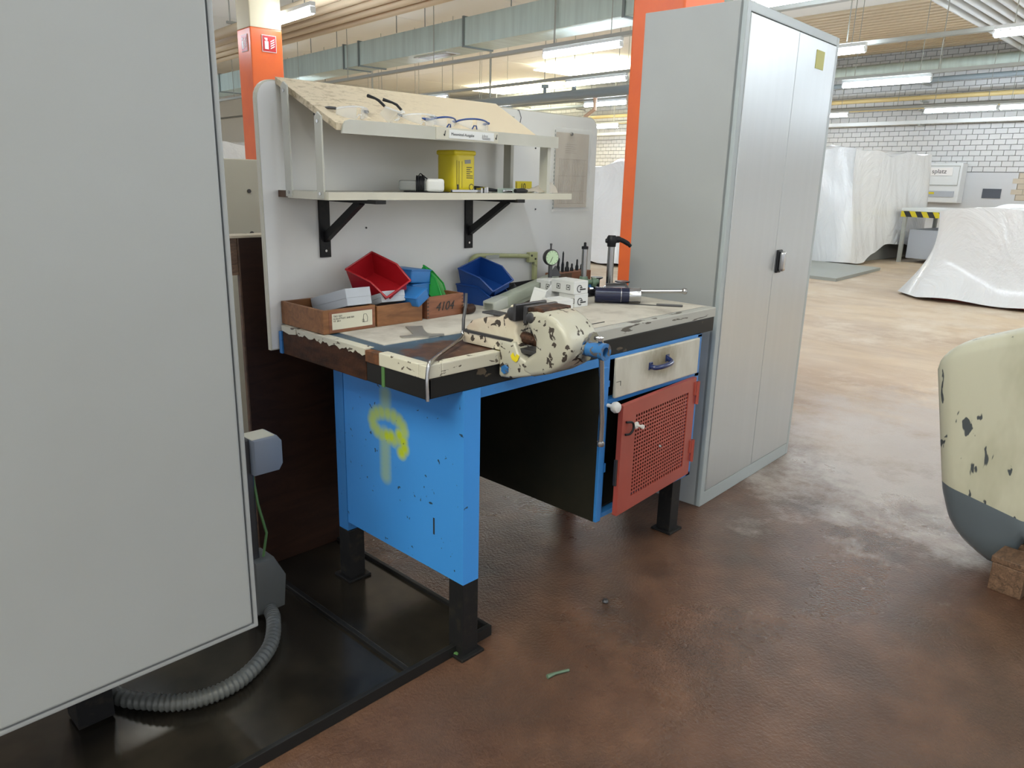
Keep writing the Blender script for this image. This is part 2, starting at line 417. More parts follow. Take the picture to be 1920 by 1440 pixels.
MB().box(19.995, 20.02, 3.1, 4.72, 1.1, 1.74).build('patch_mortar', mat('pale patch mortar', (.38, .33, .26), .9), wr)
bb = None
for r in range(5):
    for k in range(6):
        y = 3.2 + k * .25 + (.125 if r % 2 else 0); z = 1.11 + r * .125
        if y > 4.62: continue
        if bb is None: bb = MB().box(0, .03, .006, .244, .006, .119).build('brick', 'brick_beige', wr); o = bb
        else: o = bb.copy(); C.objects.link(o)
        o.location = (19.985, y, z)
MB().box(19.97, 19.99, 5.02, 5.42, 1.14, 1.36).build('wall_recess', mat('dark opening', (.08, .09, .11), .5), wr)
wb = MB().box(-8, 21, 29, 29.3, 0, 4.76).build('wall_back', 'wall_paint', rot=(0, 0, hr)); wb['kind'] = 'structure'

# columns
def column(label, x, y):
    t = thing('column', label, 'column', HW(x, y), hr)
    MB().box(0, .38, 0, .38, 0, 2.91, .012).build('painted_shaft', 'orange', t)
    MB().box(.002, .378, .002, .378, 2.91, 4.7, .012).build('upper_shaft', 'cream_col', t)
    return t
cl = column('orange column with two red fire extinguisher signs, left behind the backboard', 2.75, 7.52)
cr = column('orange column standing between backboard and tall grey cabinet', 2.75, 1.45)
for k, (lc, rt) in enumerate((((.13, -.006, 2.66), (0, 0, 0)), ((-.006, .25, 2.66), (0, 0, -PI / 2)))):
    s = MB().box(0, .17, -.003, .004, 0, .18).build('sign', 'sign_white', cl, loc=lc, rot=rt)
    MB().box(.006, .164, -.005, -.003, .006, .174).build('red_field', 'sign_red', s)
    MB().box(.03, .075, -.008, -.005, .03, .115, .004).box(.04, .065, -.008, -.005, .12, .15).box(.03, .05, -.008, -.005, .135, .15).build('extinguisher_symbol', 'sign_white', s)
    mb = MB()
    for q in range(4): mb.prism([(.10, .035 + q * .024), (.145, .06 + q * .024), (.15, .075 + q * .024), (.10, .047 + q * .024)], 'Y', -.008, -.005)
    mb.build('flame_symbol', 'sign_white', s)

# fluorescent rows
rows = {3.2: [(-4, -.6), (6.9, 1), (14, 1)], 6.95: [], 9.35: [], 12.75: [], 18.2: []}
lamps = [
 (7.0, 5.72, 'long fluorescent lamp right of the duct, centre of ceiling'), (9.6, 7.9, 'fluorescent lamp near skylight, second row behind the duct'),
 (12.7, 10.42, 'fluorescent lamp just left of the orange centre column'), (12.7, 8.6, 'fluorescent lamp by the edge of the orange centre column, upper'),
 (12.75, 4.1, 'bright fluorescent lamp between tall cabinet and wall pipes'), (9.35, 3.6, 'fluorescent lamp touching the top corner of the tall cabinet'),
 (9.3, .6, 'fluorescent lamp at the upper right under white ceiling pipes'), (18.2, 4.85, 'long fluorescent lamp before the white brick wall'),
 (18.2, 3.3, 'rightmost fluorescent lamp before the white brick wall'), (18.2, 8.15, 'short looking lamp at the tall cabinet edge before the brick wall'),
 (18.4, 15.9, 'small far lamp left of the orange centre column'), (3.2, 6.85, 'fluorescent lamp under the tan ribbed sheet, top left'),
 (2.0, 8.4, 'fluorescent lamp left of the orange sign column'), (9.6, 13.2, 'small bright lamp above the sloped shelf roof'),
 (12.7, 14.6, 'small far lamp above the shelf end'),
]
fx = thing('fluorescent_lamp', lamps[0][2], 'ceiling lamp', HW(lamps[0][0], lamps[0][1], 3.05), hr, 'fluorescent lamps of the hall')
MB().box(-.03, .03, 0, 1.5, .045, .09, .006).build('lamp_housing', 'fixture', fx)
MB().tube([(0, .02, -.005), (0, 1.48, -.005)], .036, 10).build('lamp_tube', 'tube', fx, smooth=60)
MB().box(-.03, .03, 0, .02, -.03, .04).box(-.03, .03, 1.48, 1.5, -.03, .04).build('tube_holder', 'fixture', fx)
MB().tube([(0, .2, .09), (0, .2, 1.60)], .006, 5).tube([(0, 1.3, .09), (0, 1.3, 1.60)], .006, 5).build('suspension_rod', 'rail', fx)
for x, y, l in lamps[1:]:
    o = copy_tree(fx); o.location = HW(x, y, 3.05); o['label'] = l
# lamps outside the picture that light this place, same kind
for x, y in ((3.2, .6), (3.2, -3), (.2, 2.5), (.2, -1.2), (.2, -4.8), (-2.8, 1.2), (-2.8, -2.4), (-2.8, -6), (6.2, -2), (9.3, -3), (6.2, 2.0), (12.7, 0), (9.6, 20), (7, 15), (3.2, 13), (15, -2), (7, -5), (9.6, -6), (12.7, -5), (18.2, -4), (18.2, -1), (5.2, 19), (12.7, 20)):
    o = copy_tree(fx); o.location = HW(x, y, 3.05); o['label'] = 'fluorescent lamp of the hall, outside the photograph'
for i, (x, lab) in enumerate(((7.0, 'first pale conduit rail carrying lamps behind the duct'), (9.6, 'second pale conduit rail carrying lamps behind the duct'), (12.72, 'third pale conduit rail carrying lamps'), (18.25, 'farthest pale rail before the brick wall'))):
    t = thing('lamp_rail', lab, 'rail', HW(x, 0, 3.14), hr, 'rails that carry the hall lamps')
    MB().box(-.045, .045, -2, 27, 0, .05).build('rail_channel', 'rail', t)
    mb = MB()
    for y in range(-2, 27, 3): mb.tube([(0, y, .05), (0, y, 1.56)], .008, 5)
    mb.build('suspension_rod', 'rail', t)
# duct
t = thing('air_duct', 'pale green galvanised rectangular air duct under the ceiling', 'duct', HW(7.04, 0, 3.4), hr)
for k, (y0, y1) in enumerate(((-2, 1.5), (1.5, 5.2), (5.2, 5.75), (5.75, 9.2), (9.2, 12.6), (12.6, 13.2), (13.2, 16.6), (16.6, 20), (20, 27))):
    MB().box(0, .58, y0 + .01, y1 - .01, 0, .42).build('duct_section', 'duct', t)
    MB().box(-.025, .605, y0 - .02, y0 + .02, -.025, .445).build('duct_flange', 'duct_under', t)
MB().box(.15, .45, 9.9, 10.9, -.012, 0).build('vent_frame', 'fixture', t)
MB().box(.19, .41, 9.97, 10.83, -.016, -.01).build('vent_grille', 'steel_dark', t)
mb = MB()
for y in (4, 8, 11.2, 14.6, 18): mb.tube([(-.02, y, .42), (-.02, y, 1.3)], .009, 5).tube([(.6, y, .42), (.6, y, 1.3)], .009, 5)
mb.build('hanger_rod', 'duct_under', t)
# tan pipes bundle at the upper left
t = thing('tan_pipe_bundle', 'bundle of tan pipes running beside the lamp row, top left', 'pipes', HW(3.95, 0, 3.45), hr)
p0 = MB().tube([(0, 2, 0), (0, 27, 0)], .075, 10).build('pipe', 'ribs', t, smooth=60)
for k in range(1, 5):
    o = p0.copy(); C.objects.link(o); o.location = (k * .24, 0, 0)
mb = MB()
for y in range(3, 27, 4): mb.box(-.1, 1.05, y, y + .05, .075, .11).tube([(-.05, y + .02, .1), (-.05, y + .02, 1.25)], .01, 5).tube([(1., y + .02, .1), (1., y + .02, 1.25)], .01, 5)
mb.build('pipe_hanger', 'rail', t)
# white pipes going towards the brick wall, top right
t = thing('white_pipe_bundle', 'bundle of white pipes crossing under the ceiling, top right', 'pipes', HW(12.7, 4.35, 4.35), -.02)
p0 = MB().tube([(0, 0, 0), (6.6, 0, 0)], .06, 10).build('pipe', 'fixture', t, smooth=60)
for k in range(1, 7):
    o = p0.copy(); C.objects.link(o); o.location = (0, -k * .2, 0)
MB().box(.3, .34, -1.3, .1, .06, .12).box(3.3, 3.34, -1.3, .1, .06, .12).box(6.2, 6.24, -1.3, .1, .06, .12).build('pipe_clamp', 'rail', t)
# pipes along the far wall
def wallpipe(name, lab, x, z, r, m, y0=-9, y1=28, sq=False):
    t = thing(name, lab, 'pipe', HW(x, 0, z), hr)
    if sq: MB().box(-r * 1.4, r * 1.4, y0, y1, -r, r).build('pipe_run', m, t)
    else: MB().tube([(0, y0, 0), (0, y1, 0)], r, 12).build('pipe_run', m, t, smooth=60)
    mb = MB()
    for y in range(int(y0) + 1, int(y1), 3): mb.box(-.03, 19.99 - x, y, y + .05, -r - .04, -r)
    mb.build('pipe_bracket', 'rail', t)
wallpipe('ventilation_pipe', 'thick grey ventilation pipe along the top of the brick wall', 19.5, 4.22, .14, 'duct')
wallpipe('heating_pipe', 'dark grey blue pipe just below the thick wall pipe', 19.55, 3.9, .06, 'pipe_blue')
wallpipe('gas_pipe', 'upper yellowish pipe along the brick wall', 19.6, 3.5, .055, 'pipe_yellow')
wallpipe('gas_pipe', 'lower yellowish pipe along the brick wall', 19.6, 3.28, .045, 'pipe_yellow')
wallpipe('cable_tray', 'pale cable tray running low along the brick wall', 19.7, 2.93, .045, 'fixture', sq=True)
t = thing('water_pipe', 'thick grey blue pipe with valves left of the centre column', 'pipe', HW(12.3, 0, 3.25), hr)
MB().tube([(0, 6, 0), (0, 27, 0)], .11, 14).build('pipe_run', 'pipe_blue', t, smooth=60)
MB().tube([(0, 11.9, .1), (0, 11.9, .26)], .05, 10).box(-.08, .08, 11.78, 12.02, .26, .42, .02).build('valve', 'pipe_blue', t)
MB().tube([(0, 12.9, .1), (0, 12.9, .22)], .04, 10).lathe([(.09, 0), (.09, .08)], 14, loc=(0, 12.9, .22)).build('gauge_head', 'pipe_blue', t)
MB().tube([(0, 11.2, 0), (0, 11.2, -.35), (0, 11.5, -.5)], .045, 8).tube([(0, 10.2, 0), (0, 10.2, -.35)], .045, 8).build('drop_pipe', mat('copper coloured fitting', (.62, .42, .30), .4), t)
MB().box(-.02, .02, 9, 9.04, .1, 1.45).box(-.02, .02, 15, 15.04, .1, 1.45).box(-.02, .02, 21, 21.04, .1, 1.45).build('hanger_rod', 'rail', t)

# ================================================================ wrapped machines
def drape(name, label, sx, sy, h, loc, flare, seed, lift=None, slope=None, group='machines wrapped in white film'):
    """a film hung over a block; local origin at the block's -x',-y' bottom corner"""
    rd = random.Random(seed); N = 56
    t = thing(name, label, 'wrapped machine', loc, hr, group)
    # perimeter rings from hem up to top edge and then inwards
    per = []
    L = 2 * (sx + sy)
    for k in range(4 * N):
        u = k / (4 * N) * L
        if u < sx: per.append((u, 0, 0, -1))
        elif u < sx + sy: per.append((sx, u - sx, 1, 0))
        elif u < 2 * sx + sy: per.append((sx - (u - sx - sy), sy, 0, 1))
        else: per.append((0, sy - (u - 2 * sx - sy), -1, 0))
    b = bmesh.new(); rings = []
    V = 26
    ph = [rd.uniform(0, 6.28) for _ in range(8)]
    for j in range(V + 9):
        ring = []
        for k, (x, y, nx, ny) in enumerate(per):
            a = k / (4 * N) * 2 * PI
            top = h + (slope(x, y) if slope else 0) + .035 * math.sin(5 * a + ph[0]) + .03 * math.sin(11 * a + ph[1])
            if j <= V:
                q = j / V
                z0 = .02 + (lift(x, y) if lift else 0) + .03 * math.sin(17 * a + ph[2]) * .5 + .02
                z = z0 + (top - z0) * q
                off = flare * (1 - q) ** 2.2 + .006 * math.sin(19 * a + ph[3] + 5 * q) * (1 - .6 * q) + .003 * math.sin(47 * a + ph[4] + 6 * q) + .03 * math.sin(7 * a + 5 * q + ph[5])
                # round the plan corners
                cx, cy = sx / 2, sy / 2
                px, py = x + nx * off, y + ny * off
            else:
                q = (j - V) / 9; cx, cy = sx / 2, sy / 2
                px, py = x + (cx - x) * q, y + (cy - y) * q
                z = top + (.03 * math.sin(9 * a + 4 * q + ph[6]) + .05 * math.sin(4 * a + 7 * q + ph[7])) * q * (1 - q) * 4
                z = z * (1 - q) + (h + (slope(cx, cy) if slope else 0) + .05) * q if q > .5 else z
            ring.append(b.verts.new((px, py, z)))
        rings.append(ring)
    for a_, c_ in zip(rings, rings[1:]):
        n = len(a_)
        for k in range(n): b.faces.new((a_[k], a_[(k + 1) % n], c_[(k + 1) % n], c_[k]))
    b.faces.new(rings[-1])
    m = MB(); m.b.free(); m.b = b; m.build('film_cover', 'film', t, smooth=70)
    return t
ml = lambda x, y: max(0, .28 * math.sin(min(1, max(0, (x - .5) / 2.4)) * PI)) if y < .2 else 0
t = drape('wrapped_machine', 'tall machine block wrapped in white film, beside the tall grey cabinet', 3.1, 3.2, 1.92, HW(12, 4.8), .12, 3, lift=ml)
MB().box(.15, 2.95, .12, 3.1, 0, .5, .02).build('machine_base', 'grey_plastic', t)
t = drape('wrapped_machine', 'low wide machine under white film at the right edge', 3.2, 5.2, 1.08, HW(9.15, -2.9), .34, 9, slope=lambda x, y: .16 * math.exp(-((x - 1.8) ** 2 + (y - 4.0) ** 2) / .5) + .1 * math.exp(-((y - 1) ** 2)))
MB().box(-.1, 3.0, .1, 5.1, 0, .09, .01).build('machine_base', 'red', t)
t = drape('wrapped_machine', 'wrapped machine seen between backboard and orange column', 2.6, 3.4, 1.56, HW(8.3, 6.1), .15, 17, slope=lambda x, y: -.12 * (x / 2.6))
MB().box(.1, 2.5, .1, 3.3, 0, .12, .01).build('machine_base', 'black', t)
t = drape('wrapped_machine', 'pale wrapped machine far behind the left orange column', 3.2, 3.2, 2.1, HW(5.5, 20), .15, 23)
MB().box(.1, 3.1, .1, 3.1, 0, .12, .01).build('machine_base', 'black', t)
# sheet on the floor in front of the tall wrapped machine
t = thing('floor_plate', 'flat grey sheet lying on floor before the tall wrapped machine', 'sheet', HW(9.6, 3.7), hr)
MB().prism([(0, 0), (2.2, .35), (2.3, 2.5), (.1, 2.6)], 'Z', 0, .045).build('plate', 'olive', t)
# sign board box on the wall
t = thing('notice_board', 'white notice board cabinet with lettering on the painted wall', 'notice board', HW(19.9, 5.84), hr)
MB().box(-.25, .08, 0, 1.9, 1.0, 1.95, .02).build('board_case', 'fixture', t)
MB().box(-.262, -.25, .05, .06, 1.42, 1.87).box(-.262, -.25, .05, 1.85, 1.41, 1.43).box(-.262, -.25, .05, 1.85, 1.87, 1.885).build('board_frame', 'rail', t)
MB().box(-.27, -.25, .2, 1.3, 1.65, 1.84).build('sign_panel', 'sign_white', t)
text('splatz', .15, 'ink', t, (-.272, .68, 1.70), LEFTF)
MB().box(-.27, -.25, .1, 1.75, 1.14, 1.28).build('grey_stripe', 'grey_card', t)
MB().box(-.275, -.27, .8, 1.6, 1.15, 1.19).box(-.275, -.27, .55, .68, 1.2, 1.25).build('yellow_mark', 'yellow', t)
# barrier table with hazard tape
t = thing('work_table', 'grey table with black and yellow hazard tape between wrapped machines', 'table', HW(13.6, 2.4), hr)
MB().box(0, 1.5, 0, 2.2, .92, .98, .01).build('tabletop', 'fixture', t)
MB().box(-.01, 0, 0, 2.2, .82, .92).build('tape_band', 'yellow', t)
mb = MB()
for k in range(11): mb.prism([(.2 * k, .82), (.2 * k + .1, .82), (.2 * k + .16, .92), (.2 * k + .06, .92)], 'X', -.014, -.01)
mb.build('black_stripe', 'ink', t)
MB().box(0, .06, .02, .08, 0, .92).build('leg', 'rail', t); MB().box(0, .06, 2.1, 2.16, 0, .92).build('leg', 'rail', t)
MB().box(1.4, 1.46, .02, .08, 0, .92).build('leg', 'rail', t); MB().box(1.4, 1.46, 2.1, 2.16, 0, .92).build('leg', 'rail', t)
MB().box(.1, 1.4, .15, 2.05, .08, .6, .01).build('lower_cabinet', 'grey_card', t)
t = thing('wooden_crate', 'low brown crate on the floor between the two wrapped machines', 'crate', HW(16.3, 3.6), hr)
MB().box(0, .8, 0, 1.6, 0, .35, .01).build('crate_body', 'wood_red', t)

# ================================================================ TALL CABINET
t = thing('tall_cabinet', 'tall grey two-door steel cabinet right of the workbench', 'cabinet', (1.54, .0742, 0), .0375)
w, d, h = .925, .4225, 1.9466
MB().box(0, w, .012, d, 0, h, .004).build('carcass', 'cab_grey', t)
MB().box(0, .035, 0, .03, 0, h, .004).box(w - .03, w, 0, .03, 0, h, .004).box(.03, w - .03, 0, .03, h - .035, h, .003).box(.03, w - .03, 0, .03, 0, .06, .003).build('front_frame', 'cab_edge', t)
MB().box(.034, w - .028, .006, .02, .058, h - .033).build('door_gap', 'seam', t)
dl = MB().box(.037, .4775, -.002, .014, .063, h - .038, .003).build('door', 'door_steel', t)
dr = MB().box(.4805, w - .033, -.002, .014, .063, h - .038, .003).build('door', 'door_steel', t)
hd = MB().box(.497, .542, -.012, 0, .945, 1.045, .01).build('handle_plate', 'black_plastic', dr)
MB().box(.503, .537, -.034, -.008, .952, 1.038, .014, seg=4).build('handle', 'steel', dr, smooth=60)
MB().box(.672, .762, -.0035, -.001, 1.795, 1.868).build('sticker', mat('olive yellow sticker', (.42, .40, .07), .5), dr)

# ================================================================ BIG LEFT ENCLOSURE
t = thing('control_enclosure', 'large light grey machine enclosure filling the left edge', 'control cabinet', (-.375, .2, 0))
MB().box(-1.5, -.01, .035, .34, .25, 2.3, .006).build('enclosure_body', 'machine_grey', t)
MB().box(-.012, .0, -.010, .05, .246, 2.3, .004).box(-1.5, -.006, -.010, .05, .246, .258, .004).build('frame_lip', 'machine_grey', t)
MB().box(-1.5, -.010, .0, .036, .256, 2.3).build('door_gap', 'seam', t)
MB().box(-.54, -.017, -.016, .002, .264, 2.3, .005).build('door', 'machine_grey', t)
MB().box(-1.5, -.546, -.016, .002, .264, 2.3, .005).build('door', 'machine_grey', t)
MB().box(-1.4, -1.3, .08, .2, 0, .26).box(-.36, -.28, .2, .28, .03, .26).build('foot', 'black', t)
# arm with box and junction box behind it
t = thing('switch_post', 'grey switch post with pale box and junction box beside the enclosure', 'switch', (-.17, .56, .03))
MB().box(-.045, -.012, -.012, .03, 0, .56, .004).build('post', 'steel_dark', t)
MB().prism([(-.02, .0), (.055, .0), (.068, .02), (.068, .088), (.055, .105), (-.02, .105)], 'Y', -.04, .05, .008, loc=(0, 0, .455)).build('switch_box', mat('blue grey box', (.24, .27, .32), .5), t, smooth=40)
MB().box(-.02, .05, -.028, .04, .5585, .563, .002).build('box_lid', 'label', t)
MB().prism([(-.04, 0), (.045, .0), (.055, .10), (.02, .17), (-.04, .17)], 'Y', -.04, .05, .006, loc=(0, 0, .02)).build('junction_box', 'hose', t, smooth=40)
MB().tube([(-.01, -.03, .2), (.005, -.03, .27), (-.01, -.02, .36), (-.012, 0, .46)], .004, 6).build('cable', 'tape_green', t)
# corrugated hose
def bez(ps, n=60):
    out = []
    P = [Vector(p) for p in ps]; P = [P[0] * 2 - P[1]] + P + [P[-1] * 2 - P[-2]]
    for i in range(1, len(P) - 2):
        for k in range(n):
            q = k / n; a, b, c, d = P[i - 1:i + 3]
            out.append(.5 * ((2 * b) + (c - a) * q + (2 * a - 5 * b + 4 * c - d) * q * q + (3 * b - a - 3 * c + d) * q ** 3))
    out.append(P[-2]); return out
pts = bez([(-.172, .545, .06), (-.19, .475, .05), (-.265, .365, .046), (-.385, .292, .046), (-.49, .292, .046), (-.575, .355, .046), (-.64, .49, .05), (-.62, .62, .18)], 34)
t = MB().tube(pts, [.0215 if i % 4 < 2 else .0180 for i in range(len(pts))], 12).build('corrugated_hose', 'hose', smooth=50)
tag(t, 'grey corrugated hose curving out below the big grey enclosure', 'hose')
# drip tray platform
t = thing('steel_platform', 'dark oily steel platform under the enclosure and bench leg', 'platform', (0, 0, 0))
for x0, x1 in ((-.036, .256), (-1.6, -.044)):
    MB().box(x0, x1, .04, 1.7, 0, .022).build('tray_plate', 'tray_steel', t)
for x0, x1, y0, y1 in ((-1.6, .268, .028, .042, ), (.255, .268, .042, 1.7), (-.048, -.032, .042, 1.7)):
    MB().box(x0, x1, y0, y1, 0, .034, .002).build('tray_rim', 'tray_edge', t)

# dark wooden panel box and machine behind
t = thing('wooden_crate', 'tall dark brown wooden panel standing upright behind the backboard', 'panel', (0, .82, .022))
MB().box(-.042, .27, .001, .014, 0, 1.10, .002).build('front_board', 'wood_dark', t)
MB().box(-.048, -.042, 0, .014, 0, 1.10, .002).build('edge_strip', 'wood_end', t)
MB().box(-.085, -.048, .002, .05, .99, 1.10, .002).build('side_block', 'wood_old', t)
MB().box(-.085, .27, 0, .075, 1.10, 1.108, .002).build('top_board', mat('pale top board', (.55, .48, .36), .6, var=(14, (.12, .08, .05), .62, .68)), t)
t = thing('beige_machine', 'beige grey sheet metal machine behind the left backboard edge', 'machine', (.3, 1.65, 0))
MB().box(-.35, .02, 0, .5, 0, 1.365, .004).build('side_housing', 'olive', t)
MB().box(.02, .6, -.02, .5, 0, 1.365, .004).build('front_housing', 'beige_machine', t)
MB().box(-.03, -.005, -.012, 0, 1.0, 1.27, .004).build('strip_plate', 'olive', t)
for q in ((.12, 1.24), (.12, 1.07), (-.08, 1.22)):
    MB().lathe([(.008, 0), (.008, .006)], 10, rot=(PI / 2, 0, 0), loc=(q[0], -.02 if q[0] > 0 else 0, q[1])).build('screw', 'steel_dark', t)
MB().box(-.36, -.35, .0, .1, 1.1, 1.3).build('hinge_side', 'black', t)

# ================================================================ WORKBENCH
t = thing('workbench', 'blue steel workbench with open red mesh door, white drawer and worn top', 'workbench', (0, 0, 0))
H = .8745; Wd = 1.384; D = .672
MB().box(.02, Wd - .02, .02, D, H - .04, H - .0012).build('worktop', 'top_blue', t)
zb = H - .088
MB().box(.008, Wd, .004, .03, zb, H - .036, .003).box(Wd - .02, Wd, .03, D, zb, H - .036, .003).box(.004, .02, .004, .25, zb, H - .03, .003).build('skirt', 'skirt', t)
MB().box(.002, .02, .25, D, zb, H - .014, .003).build('skirt', 'skirt_wood', t)['label'] = 'bare brown wood skirt'
MB().box(0, .05, 0, .03, H - .035, H, .003).box(.05, .255, 0, .03, H - .035, H, .003).build('edge_strip', 'edge_white', t)
MB().box(0, .03, .03, .19, H - .035, H, .003).build('edge_strip', 'edge_white', t)
MB().box(0, .03, .19, .25, H - .035, H - .003, .003).build('edge_strip', 'edge_rust', t)['label'] = 'rust brown edge strip'
# ragged cream edge at the back left
pp = []
for k in range(33): pp.append((.25 + k * .0105, H - .016 - .004 * math.sin(k * 1.3) - .003 * math.sin(k * 2.9)))
MB().prism([(.25, H), (.586, H)][::-1] + pp, 'X', -.001, .03).build('edge_strip', 'edge_white', t)
MB().prism([(.592, H), (D, H), (D, H - .015), (.63, H - .022), (.592, H - .017)], 'X', -.001, .03).build('edge_strip', 'edge_white', t)
MB().box(.255, .285, -.001, .03, H - .035, H - .001, .002).build('edge_strip', 'tape_yellow', t)['label'] = 'yellow painted edge piece'
MB().box(.285, Wd, 0, .035, H - .035, H, .003).build('edge_strip', 'edge_grey', t)
MB().box(Wd - .03, Wd, .035, D, H - .035, H, .003).build('edge_strip', 'edge_grey', t)
MB().box(.002, .0045, .17, .182, zb - .001, H - .036).build('tape', 'tape_green', t)
MB().box(-.002, .012, .674, .689, zb + .0, H - .02, .002).build('corner_bracket', 'blue', t)
# left panel
MB().box(.125, .183, 0, .545, .234, zb).build('side_panel', 'blue_panel', t)
MB().box(.126, .184, .551, .60, .2, zb, .002).build('rear_post', 'blue', t)
MB().box(.1243, .1252, .118, .124, .345, .395).build('paint_scratch', 'ink', t)
MB().box(.183, .70, .004, .04, zb - .028, zb).build('front_rail', 'blue', t)
MB().box(.184, .70, .56, .575, .25, zb).build('back_panel', 'dark_inside', t)
MB().box(.183, .1845, .04, .56, .236, zb).build('panel_lining', 'dark_inside', t)
def leg(x, y, z0, top, plate=True):
    l = MB().box(x, x + .058, y, y + .058, z0, top, .002).build('leg', 'black', t)
    if plate: MB().box(x - .014, x + .072, y - .014, y + .072, z0, z0 + .009, .002).build('foot_plate', 'black', l)
leg(.1265, .0015, 0, .2335); leg(.126, .545, .022, .2, True); leg(1.235, .03, 0, .24); leg(1.235, .54, 0, .24)
MB().box(.12, .145, -.02, -.005, .001, .013, .002, rot=(0, 0, .3)).build('floor_wedge', 'tape_green', t)
# pedestal
MB().box(.70, .704, .0, .6, .236, zb).build('pedestal_side', 'dark_inside', t)
MB().box(.704, .745, .0, .03, .236, zb, .002).box(.70, .725, -.012, .0, .236, zb - .03, .002).box(.745, 1.30, 0, .03, zb - .012, zb, .002).box(.745, 1.30, .0, .03, .628, .643, .002).box(.745, 1.30, 0, .03, .236, .252, .002).box(1.27, 1.30, 0, .03, .236, zb, .002).build('pedestal_frame', 'blue', t)
MB().box(1.296, 1.30, .03, .6, .236, zb).box(.704, 1.296, .596, .6, .236, zb).box(.704, 1.296, .03, .596, .236, .24).build('pedestal_shell', 'blue', t)
MB().box(.746, 1.27, .031, .34, .618, .627).box(.7455, .75, .031, .34, .253, .62).box(1.265, 1.2695, .031, .34, .253, .62).box(.746, 1.27, .335, .34, .253, .62).box(.746, 1.27, .031, .34, .2525, .257).build('pedestal_shade_sheets', 'dark_inside', t)  # dark sheets added inside so the blue pedestal cavity reads as shaded
MB().box(.735, .745, -.006, 0, .40, .43).box(.722, .738, -.008, 0, .69, .71).build('latch_plate', 'blue', t)
dw = MB().box(.766, 1.268, -.012, 0, .646, .777, .004).build('drawer', 'white_drawer', t)
MB().tube(bez([(.955, -.012, .722), (.958, -.032, .720), (1.0, -.042, .722), (1.045, -.038, .726), (1.055, -.014, .735)], 8), .0085, 10).build('handle', 'blue_handle', dw, smooth=60)
MB().box(.945, .966, -.016, -.011, .71, .736, .003).box(1.045, 1.066, -.016, -.011, .722, .748, .003).build('handle_foot', 'blue_handle', dw)
MB().tube([(.766, -.013, .70), (.79, -.013, .70)], .0008, 4).tube([(.79, -.013, .685), (.79, -.013, .70)], .0008, 4).build('scratch', 'ink', dw)
# mesh door, hinged at the right, slightly ajar
door = bpy.data.objects.new('door', None); C.objects.link(door); door.parent = t; door.location = (1.262, -.012, 0); door.rotation_euler = (0, 0, .075)
dwid = .508
def mesh_door():
    z0, z1 = .256, .632; hx0, hx1, hz0, hz1 = -dwid + .085, -.055, .30, .585
    mb = MB()
    mb.box(-dwid, hx0, -.003, .003, z0, z1).box(hx1, 0, -.003, .003, z0, z1).box(hx0, hx1, -.003, .003, z0, hz0).box(hx0, hx1, -.003, .003, hz1, z1)
    mb.box(-dwid, -dwid + .004, .003, .014, z0, z1).box(-dwid, 0, .003, .014, z1 - .004, z1).box(-dwid, 0, .003, .014, z0, z0 + .004)
    mb.build('door_frame', 'red', door)
    mb = MB(); nx, nz = 23, 22; px = (hx1 - hx0) / nx; pz = (hz1 - hz0) / nz
    for i in range(1, nx): x = hx0 + i * px; mb.box(x - px * .21, x + px * .21, -.0008, .0008, hz0, hz1)
    for j in range(1, nz): z = hz0 + j * pz; mb.box(hx0, hx1, -.0009, .0009, z - pz * .2, z + pz * .2)
    g = mb.build('perforated_mesh', 'red', door); g['kind'] = 'stuff'
mesh_door()
MB().tube(bez([(-dwid + .02, -.006, .575), (-dwid + .045, -.014, .57), (-dwid + .05, -.016, .55), (-dwid + .035, -.014, .535), (-dwid + .015, -.008, .535)], 6), .0038, 8).build('hook', 'black_plastic', door, smooth=60)
MB().lathe([(.004, 0), (.004, .022), (.007, .022), (.007, .03)], 12, rot=(PI / 2, .3, 0), loc=(-dwid + .085, -.003, .55)).lathe([(.012, 0), (.012, .006)], 6, rot=(PI / 2, 0, 0), loc=(-dwid + .085, -.003, .55)).build('bolt', 'white_plastic', door)
MB().lathe([(.006, 0), (.004, .005)], 10, rot=(PI / 2, 0, 0), loc=(-.245, -.003, .43)).build('screw', 'steel', door)
MB().box(-dwid - .006, -dwid + .012, .004, .016, .36, .45, .002).build('latch', 'steel_dark', door)
for z in (.335, .56): MB().tube([(.006, -.008, z - .03), (.006, -.008, z + .055)], .007, 8).box(-.012, .006, -.008, 0, z + .005, z + .055).build('hinge', 'red', door)
MB().lathe([(.006, 0), (.006, .018), (.0155, .022), (.019, .032), (.0155, .042), (.006, .045)], 16, rot=(PI / 2, 0, 0), loc=(.728, -.012, .632)).build('knob', 'white_plastic', t, smooth=40)

# sheet lying on top
sh = MB().prism([(.385, .242), (.60, .037), (1.372, .037), (1.378, .30), (1.372, .655), (.066, .655), (.066, .45), (.064, .252)], 'Z', H - .001, H + .0012).build('bench_sheet', 'paper_mat')
tag(sh, 'stained whitish cardboard sheet covering the workbench top', 'sheet')

